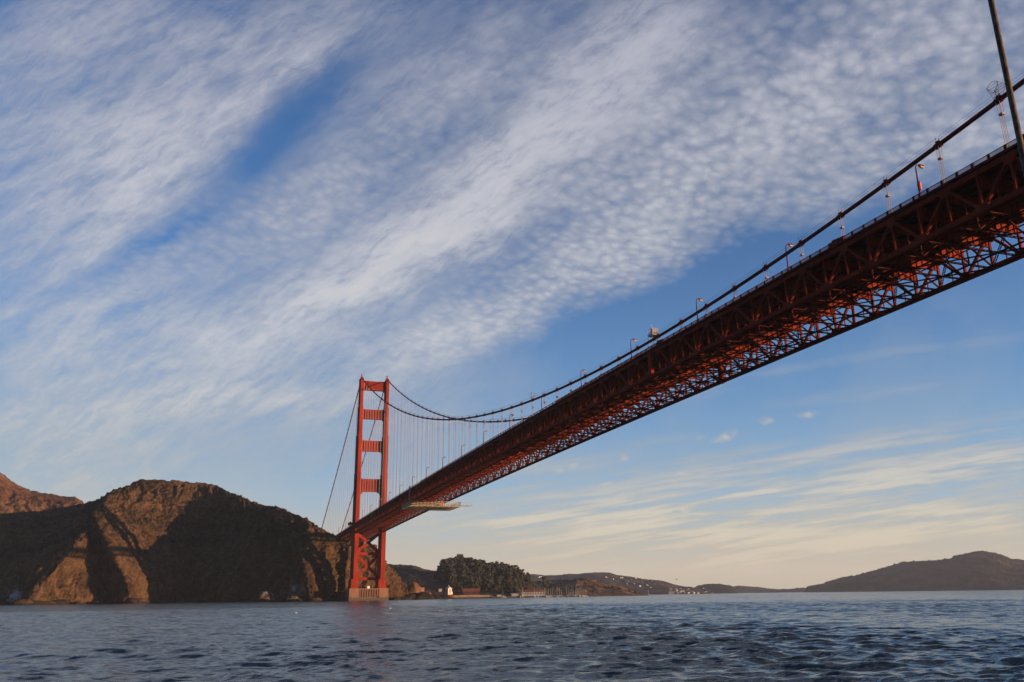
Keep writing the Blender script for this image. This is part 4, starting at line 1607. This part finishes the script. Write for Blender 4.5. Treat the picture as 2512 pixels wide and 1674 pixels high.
mbt = empty('motor_boat', tuple(ground(1431, 1240)), 'small white motor boat in front of the masts', 'motor boat', rz=1.0)
hull_mesh(6.5, 2.3, 1.0).build('hull', WHITE, mbt)
m = MB()
m.taper((0, .3), (.85, 1.2), (.7, .8), .9, 2.3)
m.build('cabin', CREAMW, mbt)
m = MB()
m.box(-.55, .55, 1.35, 1.42, 1.3, 2.0)
m.build('windscreen', GLASS, mbt)

# ------------------------------------------------------------------ trees
LEAF, nt, b = material('eucalyptus_leaf')
oi = nt.new('ShaderNodeObjectInfo').outputs['Random']
g_ = nt.new('ShaderNodeNewGeometry').outputs['Position']
nn_ = nt.noise(g_, .25, 4, .7)
nt.l.new(nt.vmath('SCALE', nt.mix(oi, (.020, .0225, .009), (.027, .0265, .011)), scale=nt.remap(nn_, .3, .7, .6, 1.4)), b.inputs['Base Color'])
b.inputs['Roughness'].default_value = .8
BARK = paint('bark', (.13, .09, .06), .9)


def tree_parts(seed, narrow=1.0):
    r_ = np.random.default_rng(seed)
    m = MB()
    H = 16.0
    m.tube([(0, 0, -4), (0, 0, 0), (.15, .1, 5), (.1, .3, 10), (0, 0, 13.5)], [.55, .5, .38, .22, .06], 7)
    cl = []
    for i in range(19):
        t = r_.uniform(.14, 1.0)
        a = r_.uniform(0, 2*math.pi)
        rad = (1-abs(t-.52)*1.05)*4.6*narrow*r_.uniform(.35, 1.0)
        cz = t*H-1.0
        cx, cy = math.cos(a)*rad, math.sin(a)*rad
        cl.append((cx, cy, cz, r_.uniform(1.3, 2.5)))
        if i % 2 == 0:
            m.tube([(.1, .1, max(2.5, cz-3.5)), (cx*.6, cy*.6, cz-1.0), (cx, cy, cz)], [.17, .11, .04], 5)
    cl.append((0, 0, H-2.0, 1.8))
    lv = MB()
    for (cx, cy, cz, cr) in cl:
        for j in range(42):
            d_ = r_.normal(size=3)
            d_ /= np.linalg.norm(d_)
            p = np.array([cx, cy, cz])+d_*cr*r_.uniform(.55, 1.08)*np.array([1.15, 1.15, .85])
            x = np.cross(d_, r_.normal(size=3))
            x /= np.linalg.norm(x)
            y = np.cross(d_, x)
            s_ = r_.uniform(.5, 1.15)
            lv.add([tuple(p-x*s_), tuple(p-y*s_*.7), tuple(p+x*s_), tuple(p+y*s_*.7+d_*.2)], [(0, 1, 2, 3)])
    return m, lv


def make_tree(seed, label, group, narrow=1.0):
    o = empty('broadleaf_tree', (0, 0, 0), label, 'tree', group)
    t_, c_ = tree_parts(seed, narrow)
    t_.build('trunk', BARK, o)
    c_.build('crown', LEAF, o)
    return o


protos = []
rt = random.Random(12)
spots = []
for t, us, ue, n in ((1.0, 1074, 1296, 25), (.86, 1070, 1302, 25), (.70, 1068, 1306, 24), (.52, 1072, 1306, 22), (.36, 1084, 1304, 19), (.22, 1098, 1300, 16), (.10, 1108, 1300, 13)):
    for i in range(n):
        u = us+(ue-us)*(i+.5)/n+rt.uniform(-4, 4)
        spots.append((u, 1335+(1600-1335)*t+rt.uniform(-10, 10), t))
GRP = 'dark trees massed on the wooded knoll'
for i, (u, D, t) in enumerate(spots):
    p_ = ground(u, D)
    z = drop(('knoll_terrain',), p_[0], p_[1])
    lab = 'dark evergreen tree in the dense wood covering the knoll right of the tower'
    if len(protos) < 5:
        o = make_tree(100+i, lab, GRP, rt.uniform(.9, 1.15))
        protos.append(o)
    else:
        o = copy_tree(rt.choice(protos))
    k = rt.uniform(.85, 1.30)*(1-.32*max(0.0, (u-1225)/80))*(1.0+.25*math.exp(-((u-1115)/40)**2) if t > .8 else 1.0)
    o.location = (p_[0], p_[1], z-1.0)
    o.scale = (k*1.1, k*1.1, k)
    o.rotation_euler = (0, 0, rt.uniform(0, 6.28))
for (u, D, k, lab) in ((1337, 1690, 1.35, 'lone rounded dark tree standing above the masts, apart from the wood'),
                       (1325, 1640, .62, 'low bushy tree left of the lone rounded tree above the marina')):
    o = copy_tree(protos[1])
    o['label'] = lab
    del o['group']
    p_ = ground(u, D)
    o.location = (p_[0], p_[1], max(drop(('knoll_terrain', 'grassy_point'), p_[0], p_[1]), 6)-1.0)
    o.scale = (k*1.1, k*1.1, k)
    o.rotation_euler = (0, 0, 2.0 if u > 1330 else .4)
for i in range(16):      # scrub and trees along the grassy point and the saddle
    u = (1300+i*17) if i < 14 else 1545+(i-14)*14
    p_ = ground(u, rt.uniform(1790, 1840))
    o = copy_tree(rt.choice(protos))
    o['label'] = 'low dark scrub tree on the grassy point, %s from the left' % nth(i+1)
    o['group'] = 'scrub trees on the grassy point'
    k = rt.uniform(.28, .5)
    o.location = (p_[0], p_[1], drop(('grassy_point',), p_[0], p_[1])-1.2)
    o.scale = (k*1.8, k*1.8, k)
    o.rotation_euler = (0, 0, rt.uniform(0, 6.28))

# ------------------------------------------------------------------ hillside town
def cam_hit(u, v, names):
    d_ = Vector(ray(u, v)).normalized()
    best = None
    for n in names:
        h = BV[n].ray_cast(Vector(CAM), d_)
        if h[0] is not None and (best is None or h[3] < best[1]):
            best = (h[0], h[3])
    return best[0] if best else None


hs = []
for (u, v) in ((1487, 1424), (1491, 1426), (1500, 1428), (1505, 1429), (1523, 1426), (1527, 1425), (1541, 1424), (1560, 1426), (1565, 1424), (1583, 1428),
               (1535, 1434), (1541, 1435), (1538, 1441), (1539, 1442), (1554, 1438), (1556, 1440), (1564, 1435), (1588, 1443), (1590, 1445), (1575, 1431),
               (1548, 1429), (1600, 1432), (1612, 1437), (1618, 1434), (1606, 1440), (1570, 1446), (1625, 1441), (1516, 1433), (1578, 1437), (1596, 1449),
               (1311, 1420), (1316, 1421), (1323, 1424), (1327, 1423)):
    hs.append((u, v, 0))
for i in range(46):
    u = rt.uniform(1642, 1752)
    v = 1463-abs(rt.gauss(0, 1))*6-(u-1640)*.012
    hs.append((u, v, 1))
pr = {}
cnt = {0: 0, 1: 0, 2: 0}
wm = [WHITE, paint('grey_wall', (.24, .22, .19), .8), paint('tan_wall', (.20, .15, .10), .8)]
hs.sort(key=lambda q: q[0])
for (u, v, kind) in hs:
    vv = shore_fix(u, v, 3600)
    h = cam_hit(u, vv, ('town_hillside', 'cove_headland'))
    if h is None:
        continue
    key = rt.randrange(3)
    wid = rt.uniform(5.5, 11) if kind == 0 else rt.uniform(6, 12)
    cnt[kind] += 1
    lab = ('white house on the distant wooded hillside, %s from the left' % nth(cnt[0]) if kind == 0 else
           'pale waterfront building of the distant town, %s from the left' % nth(cnt[1]))
    gname = 'houses on the distant hillside' if kind == 0 else 'waterfront buildings of the distant town'
    if key not in pr:
        o = pr[key] = house('hillside_house', u, 3500, 9, 8, 5.5, 2.0, wm[key], DARKROOF, lab, 'house', 0, group=gname)
    else:
        o = copy_tree(pr[key])
        o['label'], o['group'] = lab, gname
    toward = (Vector(CAM)-h)
    toward.z = 0
    toward.normalize()
    p_ = h+toward*5
    o.location = (p_.x, p_.y, h.z-.5)
    o.scale = (wid/9*.62, .7, rt.uniform(.4, .7))
    o.rotation_euler = (0, 0, -YAW+rt.uniform(-.25, .35))
house('ferry_hall', 1648, 3180, 20, 12, 7.5, 2, OFFW, OFFW, 'bright white hall standing at the waterline of the distant town', 'hall', 0, wins=4)

# ------------------------------------------------------------------ gulls
GULL = paint('gull_white', (.75, .72, .66), .8)
GULLG = paint('gull_grey', (.22, .20, .20), .8)


def bird_body(m, k=1.0):
    m.tube([(0, -.26*k, .02), (0, -.2*k, .03), (0, -.05*k, .04), (0, .1*k, .05), (0, .19*k, .09), (0, .25*k, .10), (0, .31*k, .09)],
           [.015*k, .05*k, .085*k, .075*k, .05*k, .048*k, .008*k], 8)


c = on_dist(1660, 1423, 330)
gl = empty('gull', c, 'dark gull flying low over the far water, against the pale sky', 'bird', rz=.8)
m = MB()
bird_body(m, 1.2)
m.build('body', GULLG, gl, smooth=True)
for s in (-1, 1):
    m = MB()
    m.add([(s*.05, -.1, .06), (s*.05, .12, .06), (s*.42, .10, .30), (s*.42, -.06, .30), (s*.80, -.12, .24), (s*.78, -.18, .24),
           (s*.05, -.1, .08), (s*.05, .12, .08), (s*.42, .10, .32), (s*.42, -.06, .32), (s*.80, -.12, .25), (s*.78, -.18, .25)],
          [(0, 1, 2, 3), (3, 2, 4, 5), (6, 9, 8, 7), (9, 11, 10, 8), (0, 3, 9, 6), (3, 5, 11, 9), (1, 7, 8, 2), (2, 8, 10, 4), (4, 10, 11, 5)])
    m.build('wing', GULLG, gl)
for (u, D, lab) in ((958, 240, 'white gull floating on the water below the right tower leg'), (728, 190, 'white gull floating on the water below the dark cliff')):
    c = ground(u, D, .05)
    gl = empty('gull', c, lab, 'bird', rz=1.2)
    m = MB()
    bird_body(m, 1.1)
    m.build('body', GULL, gl, smooth=True)
    m = MB()
    m.tube([(0, .30, .10), (0, .39, .08)], [.018, .004], 5)
    m.build('beak', AMBER, gl)

# ------------------------------------------------------------------ air
HAZE = 3.4e-5
m = MB()
m.box(-17200, 17200, -17200, 17200, -16, 520)
hm = bpy.data.materials.new('haze_air')
hm.use_nodes = True
hn = NT(hm.node_tree)
hn.n.clear()
ho = hn.new('ShaderNodeOutputMaterial')
pv = hn.new('ShaderNodeVolumePrincipled')
pv.inputs['Color'].default_value = (.76, .86, 1.0, 1)
pv.inputs['Density'].default_value = HAZE
hn.l.new(pv.outputs[0], ho.inputs['Volume'])
hz_ = m.build('haze', hm)
hz_.location = (0, 0, 0)
tag(hz_, kind='stuff')
